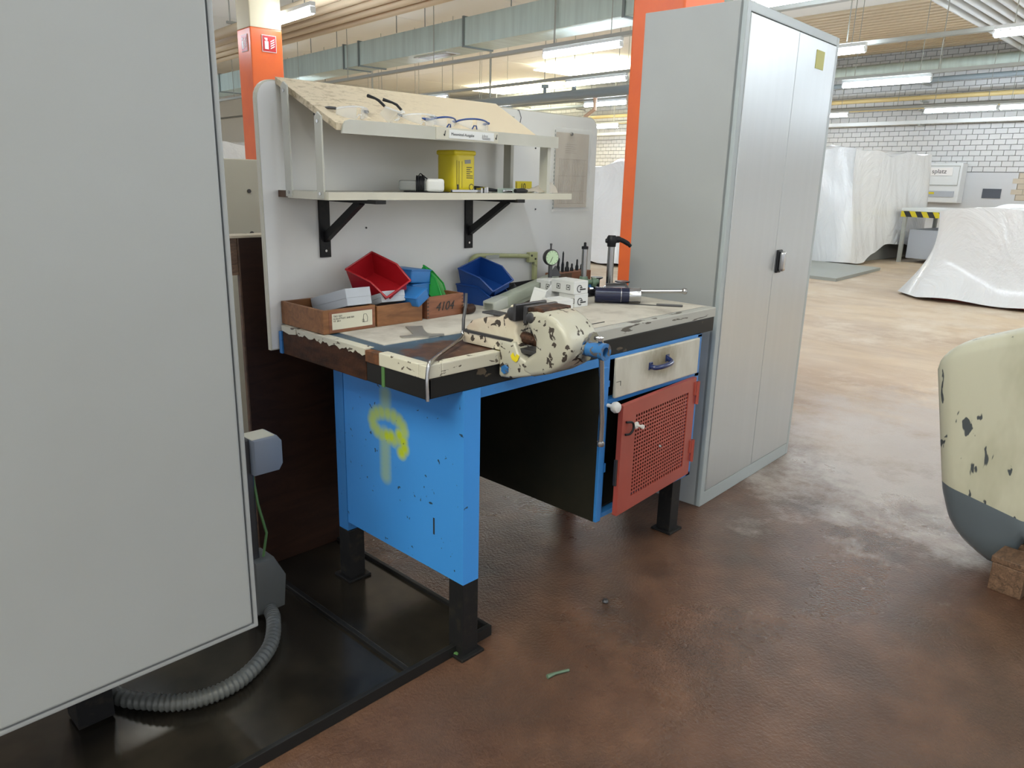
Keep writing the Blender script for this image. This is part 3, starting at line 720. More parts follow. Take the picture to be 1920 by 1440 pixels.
# ================================================================ BACKBOARD AND SHELF
t = thing('backboard', 'large white laminate board with rounded top corners behind bench', 'board', (0, .69, 0))
def rr(x0, x1, z0, z1, r, n=6):
    p = [(x0, z0), (x1, z0)]
    p += [(x1 - r + r * math.cos(a), z1 - r + r * math.sin(a)) for a in [PI / 2 * k / n for k in range(n + 1)]]
    p += [(x0 + r - r * math.cos(a), z1 - r + r * math.sin(a)) for a in [PI / 2 * (1 - k / n) for k in range(n + 1)]]
    return p
MB().prism(rr(-.022, 1.512, .80, 1.562, .05), 'Y', .004, .024).build('panel', 'board', t)
MB().prism(rr(-.026, 1.516, .796, 1.566, .052), 'Y', .0065, .0215).build('edge_band', 'cream', t)
MB().tube([(1.03, -.001, 1.50), (1.035, -.006, 1.535), (1.03, 0, 1.56), (1.01, .02, 1.565)], .0016, 5).build('wire_hook', 'steel_dark', t)
for x, z in ((.31, .99), (.33, 1.15), (1.13, 1.43), (1.14, 1.20)): MB().lathe([(.003, 0), (.003, .003)], 8, rot=(PI / 2, 0, 0), loc=(x, .004, z)).build('screw_hole', 'ink', t)

t = thing('tool_shelf', 'cream two-tier shelf with sloped plywood roof on the backboard', 'shelf', (0, 0, 0))
Yb = .694; Yf = .44
MB().box(.03, 1.05, Yf, Yb, 1.248, 1.266).build('shelf_board', 'shelf_white', t)
MB().box(.029, 1.051, Yf - .003, Yf, 1.246, 1.267).build('edge_band', 'cream', t)
MB().box(.027, .03, Yf, Yb - .05, 1.246, 1.267).build('edge_band', 'cream', t)
MB().box(.026, .030, Yb - .05, Yb, 1.247, 1.266).build('bare_end', 'wood_end', t)
# sloped roof board from (Yb,1.565) down to (Yf,1.425)
sl = math.atan2(.14, Yb - Yf)
mb = MB(); b = mb.b
def roofv(y, z, x0, x1): return [b.verts.new((x0, y, z)), b.verts.new((x1, y, z))]
a1 = roofv(Yb, 1.574, .036, .91); a2 = roofv(Yf + .005, 1.446, .066, .885); c1 = roofv(Yb, 1.556, .036, .91); c2 = roofv(Yf + .005, 1.428, .066, .885)
b.faces.new((a1[0], a2[0], a2[1], a1[1])); b.faces.new((c1[0], c1[1], c2[1], c2[0])); b.faces.new((a1[0], c1[0], c2[0], a2[0])); b.faces.new((a1[1], a2[1], c2[1], c1[1])); b.faces.new((a2[0], c2[0], c2[1], a2[1])); b.faces.new((a1[0], a1[1], c1[1], c1[0]))
mb.build('roof_board', 'ply', t)
MB().prism([(.078, 1.420), (.965, 1.420), (.965, 1.457), (.105, 1.457), (.09, 1.452), (.082, 1.440)], 'Y', Yf - .004, Yf + .002).build('front_lip', 'shelf_white', t)
lb = MB().box(.405, .665, Yf - .006, Yf - .004, 1.4225, 1.4555).build('label_holder', 'cream', t)
MB().box(.455, .645, Yf - .0075, Yf - .006, 1.427, 1.452).build('label_strip', 'label_white', lb)
text('Messmittel-Ausgabe', .0118, 'ink', lb, (.463, Yf - .0076, 1.4355), FRONT)
text('jobus', .012, 'grey_plastic', lb, (.592, Yf - .0076, 1.4375), FRONT)
MB().box(.592, .628, Yf - .0082, Yf - .0075, 1.434, 1.4352).box(.594, .628, Yf - .0082, Yf - .0075, 1.4305, 1.4317).build('underline', 'ink', lb)
for x in (.437, .655): MB().tube([(x, Yf - .007, 1.433), (x + .004, Yf - .007, 1.448)], .0012, 5).tube([(x - .002, Yf - .007, 1.438), (x + .001, Yf - .007, 1.433)], .0016, 5).build('rivet', 'ink', lb)
for (x, y, zt) in ((.028, .615, 1.545), (.028, Yf + .012, 1.46)):
    MB().prism([(y, 1.25), (y + .032, 1.25), (y + .032, zt), (y + .018, zt + .012), (y, zt)], 'X', x - .004, x + .001).build('upright', 'shelf_white', t)
    for zz in (1.262, zt - .012): MB().lathe([(.0045, 0), (.0045, .002)], 10, rot=(0, -PI / 2, 0), loc=(x - .004, y + .016, zz)).build('rivet', 'steel', t)
for (x, y, zt) in ((.932, .622, 1.53), (.932, Yf + .004, 1.45)):
    MB().box(x - .003, x + .003, y, y + .045, 1.266, zt).box(x - .012, x - .003, y, y + .003, 1.266, zt).build('upright', 'shelf_white', t)
for x in (.173, .777):
    k = MB().box(x - .0185, x + .0185, Yb - .008, Yb - .001, 1.065, 1.246, .001).box(x - .0185, x + .0185, Yf - .01 if x > .5 else .40, Yb - .004, 1.236, 1.247, .001).build('bracket', 'black', t)
    MB().prism([(Yb - .006, 1.11), (Yb - .006, 1.138), (.52, 1.238), (.50, 1.238), (.492, 1.232)], 'X', x - .006, x + .012).build('brace', 'black', k)
    MB().lathe([(.004, 0), (.004, .002)], 10, rot=(PI / 2, 0, 0), loc=(x, Yb - .008, 1.085)).build('screw', 'steel', k)

# paper in sleeve
t = thing('document_sleeve', 'yellowed paper list in a clear sleeve pinned to backboard', 'document', (0, .688, 0))
MB().box(1.245, 1.452, -.001, 0, 1.205, 1.497).build('paper', 'beige_paper', t)
mb = MB()
for k in range(5): mb.box(1.30, 1.37 - .01 * (k % 2), -.0016, -.001, 1.452 - k * .008, 1.453 - k * .008)
for k in range(16): mb.box(1.268 + k * .0105, 1.269 + k * .0105, -.0016, -.001, 1.22, 1.395)
for z in (1.395, 1.33, 1.27, 1.22): mb.box(1.262, 1.438, -.0016, -.001, z, z + .001)
mb.build('printed_table', 'wood_old', t)
mb = MB(); b = mb.b; g = []
for i in range(15):
    col = []
    for j in range(20):
        x = 1.225 + .235 * i / 14; z = 1.19 + .325 * j / 19
        col.append(b.verts.new((x, -.006 - .004 * math.sin(i * 1.7 + j * .5) * math.sin(j * .9 + i * .3), z)))
    g.append(col)
for i in range(14):
    for j in range(19): b.faces.new((g[i][j], g[i + 1][j], g[i + 1][j + 1], g[i][j + 1]))
mb.build('clear_sleeve', 'film_clear', t, smooth=80)
mb = MB()
for k in range(20): mb.box(1.228, 1.231, -.009, -.007, 1.20 + k * .0155, 1.209 + k * .0155)
mb.build('punched_strip', 'grey_plastic', t)
MB().lathe([(.007, 0), (.006, .006)], 12, rot=(PI / 2, 0, 0), loc=(1.325, -.01, 1.492)).build('pin', 'steel', t)

# ================================================================ ON THE SHELF
t = thing('yellow_canister', 'yellow plastic canister with black print on the shelf', 'canister', (.585, .545, 1.266))
MB().box(-.047, .047, -.045, .045, 0, .128, .020, seg=4).build('body', 'yellow', t, smooth=50)
MB().box(-.048, .048, -.046, .046, .116, .132, .020, seg=4).build('lid', 'yellow', t, smooth=50)
MB().box(.004, .030, -.0456, -.045, .090, .102, rot=(0, -.08, 0)).build('print_block', 'grey_plastic', t)
mb = MB()
for k, q in enumerate((.03, .022, .032, .02, .036, .036)): mb.box(.004, .004 + q * .78, -.0456, -.045, .078 - k * .0065, .0805 - k * .0065)
mb.box(-.038, -.0365, -.0456, -.045, .02, .10).box(-.029, -.0275, -.0456, -.045, .004, .098).box(-.016, -.015, -.0456, -.045, .015, .098).box(-.037, -.031, -.0456, -.045, .006, .026)
mb.build('print_lines', 'ink', t)
MB().lathe([(.0105, 0), (.0105, .0006)], 20, rot=(PI / 2, 0, 0), loc=(.026, -.045, .018)).build('round_mark', 'ink', t)
MB().lathe([(.008, 0), (.008, .0008)], 20, rot=(PI / 2, 0, 0), loc=(.026, -.045, .018)).build('round_mark', 'yellow', t)
t = thing('measuring_device', 'grey and white handheld device with black cable loop on shelf', 'device', (.425, .535, 1.266), (0, 0, -.72))
MB().box(-.065, .055, -.032, .032, .004, .036, .008, seg=3).build('case_body', 'grey_plastic', t, smooth=50)
MB().box(.02, .075, -.042, .042, .003, .042, .010, seg=3).build('end_cap', 'white_plastic', t, smooth=50)
MB().box(.0745, .076, -.013, .013, .020, .029).build('socket', 'black_plastic', t)
mb = MB()
for k in range(5):
    o_ = k * .0045 - .008
    mb.tube([(o_ + .012 * math.sin(a) * 0 + o_ * .2, .041 * math.cos(a), .023 + .026 * math.sin(a)) for a in [2 * PI * i / 20 for i in range(21)]], .0025, 6)
mb.tube(bez([(-.01, -.03, .03), (0, -.02, .055), (.01, .0, .05), (.03, .02, .034)], 8), .0018, 6)
mb.build('cable_coil', 'black_plastic', t, smooth=60)
MB().box(-.05, .09, -.03, .03, 0, .003).build('leather_case', 'black', t)
t = thing('caliper', 'steel measuring tool lying in front of the yellow canister', 'tool', (.60, .475, 1.266), (0, 0, .03))
MB().box(-.10, .06, -.004, .004, .003, .010).box(.02, .028, -.012, .01, 0, .016).box(.036, .042, -.012, .01, 0, .018).box(.048, .06, -.008, .008, 0, .02, .002).build('beam', 'steel', t)
t = thing('pliers', 'dark gripped pliers beside the yellow canister on shelf', 'pliers', (.69, .52, 1.266), (0, 0, -.2))
MB().tube([(-.04, .012, .018), (.0, .008, .015), (.05, .002, .008), (.08, 0, .006)], .0045, 8).build('grip', 'black_plastic', t, smooth=60)
MB().tube([(-.045, -.012, .01), (.0, -.008, .01), (.05, .002, .008), (.09, -.004, .006)], .0045, 8).build('grip', 'black_plastic', t, smooth=60)
MB().box(.07, .11, -.008, .008, .002, .01, .002).build('jaw', 'steel', t)
g = MB().box(.735, .83, .50, .503, 1.266, 1.282).box(.735, .83, .503, .53, 1.266, 1.269).build('glass_plate', 'glass_green')
tag(g, 'small pale green glass plate standing on shelf', 'glass plate')
t = thing('brush', 'short black brush lying on the shelf near the clear bag', 'brush', (.80, .465, 1.266), (0, 0, .1))
MB().tube([(-.02, 0, .008), (.02, 0, .009), (.045, 0, .007)], [.007, .009, .006], 8).build('bristles', 'black_plastic', t, smooth=60)
MB().tube([(.045, 0, .006), (.10, .01, .006)], .003, 8).build('handle', 'steel', t, smooth=60)
t = thing('yellow_note', 'small yellow card reading 10 leaning on the shelf', 'note', (.925, .56, 1.266), (0, 0, .1))
MB().box(-.045, .05, 0, .003, 0, .04, .001).build('card', 'yellow', t)
MB().box(-.042, -.040, -.0006, 0, .002, .036).build('border_line', 'ink', t)
text('10', .03, 'ink', t, (-.018, -.0006, .012), FRONT)
mb = MB(); b = mb.b; g = []
rd = random.Random(4)
for i in range(15):
    col = []
    for j in range(8):
        x = .83 + .17 * i / 14; y = .46 + .07 * j / 7
        e = math.sin(PI * j / 7) * (.004 + .030 * (i / 14) ** 1.2)
        col.append(b.verts.new((x, y, 1.268 + e + rd.uniform(0, .005))))
    g.append(col)
for i in range(14):
    for j in range(7): b.faces.new((g[i][j], g[i + 1][j], g[i + 1][j + 1], g[i][j + 1]))
tag(mb.build('plastic_bag', 'plastic_bag', smooth=30), 'crumpled brownish clear bag at the right end of shelf', 'bag')

# safety glasses along the lip
def glasses(label, x, rz, framem, tm, tilt=0, y=.462, z=1.456, open_=1):
    t = thing('safety_glasses', label, 'safety glasses', (x, y, z), (tilt, 0, rz), 'safety glasses on the sloped shelf roof')
    for s in (-1, 1):
        mb = MB(); b = mb.b; g = []
        for i in range(9):
            col = []
            for j in range(6):
                u = i / 8; v = j / 5
                a = s * (.12 + 1.05 * u); zc = -.019 + .042 * v
                hgt = zc * (1 - .35 * u ** 2) - .004 * (1 - u) * (1 if zc < 0 else 0)
                col.append(b.verts.new((.062 * math.sin(a), -.045 * math.cos(a) + .045, hgt + .006)))
            g.append(col)
        for i in range(8):
            for j in range(5): b.faces.new((g[i][j], g[i + 1][j], g[i + 1][j + 1], g[i][j + 1]))
        mb.build('lens', 'lens', t, smooth=80)
        MB().tube([(s * .058, .028, .018), (s * .062, .05, .018), (s * .058, .09 * open_, .014), (s * .050, .125 * open_, -.004 + .02 * (1 - open_))], [.004, .004, .0035, .005], 8).build('temple', tm, t, smooth=60)
    MB().tube([(.061 * math.sin(a), -.045 * math.cos(a) + .044, .0285 - .012 * abs(a / 1.17) ** 2) for a in [-1.17 + 2.34 * k / 16 for k in range(17)]], .0026, 6).build('brow_bar', framem, t, smooth=60)
    MB().tube([(-.008, .0, -.002), (-.004, -.004, .008), (.004, -.004, .008), (.008, 0, -.002)], .0022, 6).build('nose_piece', framem, t, smooth=60)
    return t
glasses('leftmost clear safety glasses with thin grey temples', .16, .12, 'lens', 'steel_dark', .1, y=.475, z=1.466)
glasses('clear safety glasses with dark temples sticking upwards', .285, .5, 'lens', 'black_plastic', .75, y=.470, z=1.468, open_=.7)
glasses('clear goggle type glasses with black temple behind the label', .39, -.25, 'lens', 'black_plastic', .15, y=.475, z=1.464)
glasses('clear glasses with blue ends next to the blue framed pair', .49, .1, 'blue_plastic', 'blue_plastic', .05, y=.475, z=1.462)
glasses('blue framed safety glasses, rightmost on the sloped roof', .595, -.4, 'blue_plastic', 'blue_plastic', .05, y=.470, z=1.464)

# ================================================================ ON THE BENCH
Z = H + .0015
def tray(label, x0, x1, y0, y1, h, m='wood_box', rz=0, group='wooden drawers on the bench'):
    cx, cy = (x0 + x1) / 2, (y0 + y1) / 2; a, b = (x1 - x0) / 2, (y1 - y0) / 2
    t = thing('drawer_box', label, 'drawer box', (cx, cy, Z), rz, group)
    MB().box(-a, a, -b, -b + .009, 0, h, .0015).build('front_board', m, t)
    MB().box(-a, a, b - .009, b, 0, h, .0015).build('back_board', m, t)
    for s in (-1, 1): MB().box(-a if s < 0 else a - .009, -a + .009 if s < 0 else a, -b + .009, b - .009, 0, h, .0015).build('side_board', m, t)
    MB().box(-a + .009, a - .009, -b + .009, b - .009, .003, .007).build('bottom', 'wood_end', t)
    return t, a, b
t, a, b_ = tray('wooden drawer box with paper label, holding a long grey carton', .012, .190, .462, .69, .068)
l = MB().box(-a + .028, a - .012, -b_ - .0012, -b_, .010, .056).build('paper_label', 'label', t)
MB().box(-a + .018, a - .004, -b_ - .0008, -b_ + .0004, .004, .062).build('torn_backing', 'wood_red', l)
text('TRO 52/1', .0075, 'ink', l, (-a + .032, -b_ - .0014, .046), FRONT, ext=.0002)
text('SCHLUTTLEIT, BAB 32/1', .0068, 'ink', l, (-a + .032, -b_ - .0014, .039), FRONT, ext=.0002)
text('VT. 2011', .0068, 'ink', l, (-a + .032, -b_ - .0014, .032), FRONT, ext=.0002)
MB().tube([(x + .045, -b_ - .0015, z) for x, z in ((0, .022), (.014, .022), (.015, .036), (.011, .045), (.002, .045), (0, .034), (0, .022))], .0006, 4).tube([(x + .045, -b_ - .0015, z) for x, z in ((-.003, .022), (.002, .022), (.002, .03), (-.003, .03), (-.003, .022))], .0006, 4).build('drawn_symbol', 'ink', l)
tray('plain wooden drawer box, middle of the three', .197, .370, .462, .66, .062)
t, a, b_ = tray('small dovetailed wooden drawer box marked 4104', .388, .552, .470, .64, .070, 'wood_red', .05)
text('4104', .040, 'ink', t, (-.045, -b_ - .0008, .022), FRONT, shear=.3)
mb = MB()
for s in (-1, 1):
    for k in range(6): mb.box(s * a - (.008 if s > 0 else 0), s * a + (0 if s > 0 else .008), -b_ - .0005, -b_, .004 + k * .011, .009 + k * .011)
mb.build('dovetail', 'wood_end', t)
def carton(label, loc, rot, L, w, h, m='grey_card', name='carton', group=None):
    t = thing(name, label, 'box', loc, rot, group)
    MB().box(-w / 2, w / 2, -L / 2, L / 2, 0, h * .62, .0012).build('box_base', m, t)
    MB().box(-w / 2 - .001, w / 2 + .001, -L / 2 - .001, L / 2 + .001, h * .45, h, .0015).build('box_lid', m, t)
    return t
carton('long pale grey carton tilted in the labelled drawer box', (.142, .562, Z + .047), (-.26, 0, -.04), .205, .082, .05)
carton('pale grey carton tilted in the middle drawer box', (.282, .555, Z + .044), (-.30, .0, -.12), .16, .082, .034)

def bin_(label, loc, rot, m, L=.165, w=.105, h=.075, name='stacking_bin', group='plastic stacking bins'):
    """open fronted bin: length along -y, open low front at -y"""
    t = thing(name, label, 'storage bin', loc, rot, group)
    tk = .0022; bw = w * .86
    mb = MB()
    prof = [(L / 2, h), (-L / 2 + .045, h), (-L / 2 - .012, h * .52), (-L / 2 + .012, 0), (L / 2 - .008, 0)]
    b = mb.b
    def side(s, off):
        return [b.verts.new((s * ((bw if z == 0 else (bw + (w - bw) * z / h)) / 2 - off), y - (off if y > 0 else -off * 0), z + (off if z == 0 else 0))) for y, z in prof]
    oL, oR, iL, iR = side(-1, 0), side(1, 0), side(-1, tk), side(1, tk)
    n = 5
    b.faces.new(oL); b.faces.new(oR[::-1]); b.faces.new(iL[::-1]); b.faces.new(iR)
    for (o, i_) in ((oL, iL), (oR, iR)):
        for k in range(3): b.faces.new((o[k], o[k + 1], i_[k + 1], i_[k])) if k < 2 else None
    # bottom, front lip, back (outer and inner skins)
    for A, B in ((oL, oR), (iL, iR)):
        b.faces.new((A[3], A[4], B[4], B[3])); b.faces.new((A[2], A[3], B[3], B[2])); b.faces.new((A[4], A[0], B[0], B[4]))
    b.faces.new((oL[2], oR[2], iR[2], iL[2])); b.faces.new((oL[0], iL[0], iR[0], oR[0]))
    mb.build('bin_body', m, t)
    rim = MB()
    for s in (-1, 1): rim.tube([(s * w / 2, L / 2, h), (s * w / 2, -L / 2 + .045, h), (s * (bw + (w - bw) * .52) / 2, -L / 2 - .012, h * .52)], .0032, 6)
    rim.tube([(-w / 2, L / 2, h), (w / 2, L / 2, h)], .0032, 6).tube([(-(bw + (w - bw) * .52) / 2, -L / 2 - .012, h * .52), ((bw + (w - bw) * .52) / 2, -L / 2 - .012, h * .52)], .0032, 6)
    rim.build('rim', m, t, smooth=60)
    MB().box(-bw / 2 + .012, bw / 2 - .012, -L / 2 - .008, -L / 2 - .002, h * .18, h * .42).build('label_slot', m, t)
    return t
bin_('red open bin tipped forward on top of the pile', (.285, .570, Z + .097), (.32, -.42, .08), 'red_plastic', .15, .115, .072)
bin_('blue bin standing behind the vise, nested in another', (.765, .592, Z + .060), (.26, -.26, .10), 'blue_plastic', .145, .125, .068)
bin_('lower blue bin under the nested blue bin', (.765, .600, Z), (.0, 0, .10), 'blue_plastic', .145, .125, .066)
bin_('green bin lying on its side in the 4104 drawer', (.484, .575, Z + .074), (.75, .30, .55), 'green_plastic', .105, .09, .05)
def closed(label, loc, rot, L, w, h, m):
    t = thing('blue_box', label, 'box', loc, rot, 'small blue boxes in the drawer boxes')
    MB().box(-w / 2, w / 2, -L / 2, L / 2, 0, h, .006, seg=3).build('box_body', m, t, smooth=50)
    MB().box(-w / 2 - .0015, w / 2 + .0015, -L / 2 - .0015, L / 2 + .0015, h * .9, h * .97, .001).build('box_rim', m, t)
closed('upper blue plastic box right of the red bin', (.412, .59, Z + .106), (0, .08, .12), .125, .09, .044, 'blue_plastic_light')
closed('lower blue plastic box under the upper blue box', (.415, .585, Z + .064), (0, 0, .1), .115, .078, .041, 'blue_plastic_light')
closed('slanted blue box beneath the right edge of red bin', (.352, .490, Z + .060), (.0, -.45, .2), .10, .06, .035, 'blue_plastic_light')
closed('blue box behind the grey carton in labelled drawer', (.20, .64, Z + .035), (0, 0, .5), .09, .12, .034, 'blue_plastic')

# forked steel plate
t = MB().prism([(0, 0), (.030, .012), (.05, .012), (.055, .026), (.02, .034), (.012, .05), (.02, .10), (.035, .155), (-.015, .165), (-.022, .10), (-.03, .05), (-.05, .035), (-.075, .035), (-.072, .015), (-.035, .012)], 'Z', Z, Z + .004, loc=(.215, .245, 0), rot=(0, 0, -.35)).build('flat_spanner', 'steel_soft')
t['x'] = 0; del t['x']
tag(t, 'flat steel forked spanner lying before the middle drawer', 'spanner')
# bent bars at left of vise
t = MB().tube(bez([(-.006, -.012, .79), (-.004, -.008, .845), (.006, -.004, H + .006), (.03, .012, H + .009), (.12, .065, H + .012), (.235, .13, H + .018), (.25, .145, H + .03)], 8), .0048, 8).build('bent_rod', 'steel', smooth=60)
tag(t, 'bent polished steel rod hanging over the bench corner', 'rod')
t = MB().tube([(.262, .155, H + .012), (.268, .160, H + .06), (.283, .168, H + .095), (.286, .17, H + .13)], .0045, 8).build('lever_rod', 'steel_dark', smooth=60)
tag(t, 'thin dark steel lever standing up behind the vise', 'rod')
t = MB().lathe([(.013, 0), (.016, .01), (.016, .04), (.012, .046)], 14, rot=(0, PI / 2, .2), loc=(.545, .455, Z + .0165)).build('round_knob', 'wood_dark', smooth=50)
tag(t, 'small dark round knob lying beside the 4104 drawer', 'knob')

# ---- vise
t = thing('bench_vise', 'chipped cream bench vise with hanging steel handle', 'vise', (0, 0, 0))
# rear housing on the bench with the groove
X0, X1 = .25, .350
MB().box(X0, X1 + .01, -.0, .145, Z, H + .034, .006).build('base_plate', 'vise', t, smooth=40)
MB().prism([(-.060, H + .0), (.0, Z + .0), (.13, Z + .03), (.138, H + .045), (.115, H + .066), (.07, H + .080), (.02, H + .086), (-.01, H + .100), (-.022, H + .112), (-.030, H + .126), (-.060, H + .126), (-.062, H + .098), (-.052, H + .06), (-.066, H + .03)], 'X', X0 + .004, X1, .008, seg=3).build('fixed_body', 'vise', t, smooth=40)
MB().box(X0 - .0035, X0 + .02, -.045, .138, H + .032, H + .039).build('groove', 'steel_dark', t)
MB().box(X0 + .03, X1 - .03, .03, .10, H + .084, H + .090, .002, rot=None).build('flat_anvil', 'steel_dark', t)
# lug in front of the skirt
MB().prism([(.0, H + .034), (-.0025, H + .0), (-.0025, H - .062), (-.010, H - .068), (-.05, H - .064), (-.10, H - .050), (-.13, H - .04), (-.12, H - .015), (-.075, H + .0), (-.058, H + .034)], 'X', X0 - .006, X1 + .008, .008, seg=3).build('clamp_lug', 'vise_front', t, smooth=40)
MB().lathe([(.012, 0), (.012, .009)], 6, rot=(0, -PI / 2, 0), loc=(X0 - .004, -.030, H - .042)).build('hex_bolt', 'blue_metal', t)
# moving body
MB().prism([(-.098, H + .118), (-.13, H + .126), (-.165, H + .124), (-.195, H + .112), (-.222, H + .092), (-.240, H + .066), (-.246, H + .045), (-.236, H + .02), (-.21, H - .007), (-.17, H - .030), (-.12, H - .046), (-.09, H - .040), (-.085, H - .02), (-.10, H - .0), (-.128, H + .02), (-.128, H + .045), (-.112, H + .07), (-.098, H + .09)], 'X', X0 - .008, X1 + .012, .014, seg=3).build('moving_body', 'vise_front', t, smooth=50)
MB().box(X0 - .002, X1 + .006, -.150, -.098, H + .120, H + .131, .003).build('jaw_top', 'rust', t)
for y0, y1 in ((-.062, -.052), (-.100, -.088)):
    MB().box(X0 - .008, X1 + .012, y0, y1, H + .088, H + .133, .003).build('jaw', 'steel_dark', t)
MB().lathe([(.018, 0), (.017, .004), (.010, .006)], 18, rot=(0, -PI / 2, 0), loc=(X0 + .003, -.042, H + .105)).build('jaw_cheek', 'steel_dark', t, smooth=40)
MB().lathe([(.014, 0), (.013, .003), (.008, .005)], 18, rot=(0, -PI / 2, 0), loc=(X0 - .006, -.112, H + .105)).build('jaw_cheek', 'steel_dark', t, smooth=40)
mb = MB()
pr = []
for k in range(22): pr += [(.013 if k % 2 else .0165, k * .0032)]
mb.lathe(pr, 14, rot=(PI / 2, 0, 0), loc=(X0 + .03, -.045, H + .042)); mb.build('spindle', 'rust', t)
MB().box(X0 + .008, X1 - .008, -.12, -.04, H + .006, H + .018, .002).build('guide_bar', 'steel_dark', t)
MB().box(X0 + .01, X1 - .01, -.112, -.096, H + .06, H + .09, .006).build('nut_cover', 'black_gloss', t)
# hub with bracket and handle
MB().lathe([(.026, 0), (.026, .006)], 20, rot=(PI / 2, 0, 0), loc=(.312, -.238, H + .042)).prism([(-.035, -.02), (-.018, -.034), (.006, -.03), (.036, .026), (.026, .036), (.01, .034)], 'Y', -.005, .004, loc=(.312, -.243, H + .042)).build('hub_flange', 'steel', t, smooth=40)
MB().lathe([(.019, 0), (.019, .04), (.0215, .041), (.0215, .052), (.012, .052), (.012, .03)], 22, rot=(PI / 2, 0, 0), loc=(.312, -.247, H + .040)).build('spindle_hub', 'blue_metal', t, smooth=40)
MB().tube([(.318, -.275, H + .066), (.3215, -.275, H + .06), (.33, -.275, H + .0), (.341, -.274, H - .11), (.347, -.273, H - .15), (.347, -.273, H - .205)], .0068, 10).build('handle_bar', 'steel', t, smooth=60)
MB().lathe([(.0095, 0), (.0105, .006), (.0095, .012)], 12, loc=(.3465, -.273, H - .215)).lathe([(.010, 0), (.010, .008)], 12, loc=(.317, -.275, H + .064)).build('handle_end', 'steel', t, smooth=40)
for (y, z) in ((-.246, .022), (-.246, .066)): MB().lathe([(.005, 0), (.005, .004)], 8, rot=(PI / 2, 0, 0), loc=(.312 + (-.026 if z < .04 else .024), -.246, H + z - .002)).build('hub_screw', 'steel_dark', t)
MB().prism([(-.035, .025), (-.025, .028), (-.02, .018), (-.012, .03), (-.004, .02), (-.01, .01), (-.024, .006), (-.03, .012)], 'X', X0 - .0095, X0 - .008, loc=(0, -.045, H - .022)).build('yellow_paint_spot', 'yellow', t)

# ---- grey green case, dark tray with bits
t = thing('plastic_case', 'long grey green plastic case lying across the bench', 'case', (.876, .500, Z + .024), (0, -.135, .165))
MB().box(-.215, .215, -.024, .024, 0, .036, .006, seg=2).build('case_body', 'tray_green', t, smooth=50)
MB().box(-.215, -.13, -.0248, .0248, -.0008, .0368, .006).build('case_cap', 'olive', t, smooth=50)
MB().box(-.2, .2, -.02, .02, -.012, 0).build('case_foot', 'tray_green', t)
t = thing('parts_tray', 'dark tray with black metal parts behind the grey case', 'tray', (1.02, .625, Z), .1)
MB().box(-.15, .15, -.035, .035, 0, .006).box(-.15, -.146, -.035, .035, 0, .05).box(.146, .15, -.035, .035, 0, .05).box(-.15, .15, .031, .035, 0, .05).box(-.15, .15, -.035, -.031, 0, .04).build('tray_body', 'steel_dark', t)
for k, (x, y, r) in enumerate(((-.09, 0, .022), (-.05, .01, .018), (-.02, -.005, .016), (.04, 0, .02), (.09, .005, .015))):
    MB().lathe([(r * .6, 0), (r, r * .6), (r * .9, r * 1.4), (r * .4, r * 2), (.003, r * 2.2)], 10, rot=(.6 * (k % 2), .4, 0), loc=(x, y, .008)).build('metal_part', 'black_plastic', t, smooth=50)
t = thing('crumpled_bag', 'crumpled clear bag behind the white boxes', 'bag', (1.10, .51, Z), .3)
mb = MB(); bmesh.ops.create_icosphere(mb.b, subdivisions=3, radius=1); rd = random.Random(2)
for v in mb.b.verts: v.co = Vector((v.co.x * .055, v.co.y * .03, .032 + v.co.z * .032)) * 1.0 + Vector([rd.uniform(-.005, .005) for _ in range(3)]); v.co.z = max(0, v.co.z)
mb.build('bag_film', 'white_card', t)

# ---- hacksaw
t = thing('hacksaw', 'pale yellow hacksaw frame standing against the backboard', 'hacksaw', (0, .676, 0), 0)
MB().tube(bez([(.765, 0, .885), (.765, 0, .96), (.768, 0, 1.0), (.79, 0, 1.030), (.83, 0, 1.036), (1.0, 0, 1.026), (1.10, 0, 1.019)], 8), .0085, 8).build('saw_frame', 'saw', t, smooth=60)
MB().box(1.085, 1.135, -.009, .009, .995, 1.035, .004).box(1.118, 1.136, -.008, .008, .89, 1.0, .003).build('frame_joint', 'saw', t)
for x, z in ((1.098, 1.022), (1.12, 1.008)): MB().lathe([(.004, 0), (.004, .003)], 8, rot=(PI / 2, 0, 0), loc=(x, -.009, z)).build('rivet', 'steel_dark', t)
MB().box(.77, 1.13, -.001, .001, .893, .905).build('saw_blade', 'steel_dark', t)
MB().box(.845, .915, -.0095, -.0085, 1.024, 1.036, rot=(0, 0, 0)).build('worn_print', 'olive', t)

# ---- dial gauge
t = thing('dial_gauge', 'dial gauge with pale green face on a dark stem', 'gauge', (1.02, .50, Z), (0, 0, -.35))
MB().box(-.006, .006, -.006, .006, 0, .135, .001).build('stem', 'steel_dark', t)
MB().lathe([(.029, 0), (.0305, .004), (.0305, .018), (.028, .022)], 26, rot=(PI / 2, 0, 0), loc=(0, .010, .158)).build('dial_case', 'steel_dark', t, smooth=40)
MB().lathe([(.026, 0), (.026, .001)], 26, rot=(PI / 2, 0, 0), loc=(0, -.012, .158)).build('dial_face', 'dial', t)
mb = MB()
for k in range(12):
    a = k * PI / 6; mb.box(-.0005, .0005, -.0135, -.013, .020, .025, rot=(0, a, 0), loc=(0, 0, .158))
mb.box(-.0008, .0008, -.0142, -.0135, -.003, .019, rot=(0, 3.6, 0), loc=(0, 0, .158)).build('dial_marks', 'ink', t)
MB().tube([(0, 0, .187), (0, 0, .205)], .0035, 8).lathe([(.0045, 0), (.0045, .006)], 8, loc=(0, 0, .203)).build('plunger_cap', 'steel_dark', t)
MB().box(-.03, .03, -.025, .025, 0, .012, .002).build('base', 'steel_dark', t)
MB().prism([(.0, .085), (.03, .125), (.055, .085)], 'Y', .012, .016).build('side_plate', 'steel_dark', t)

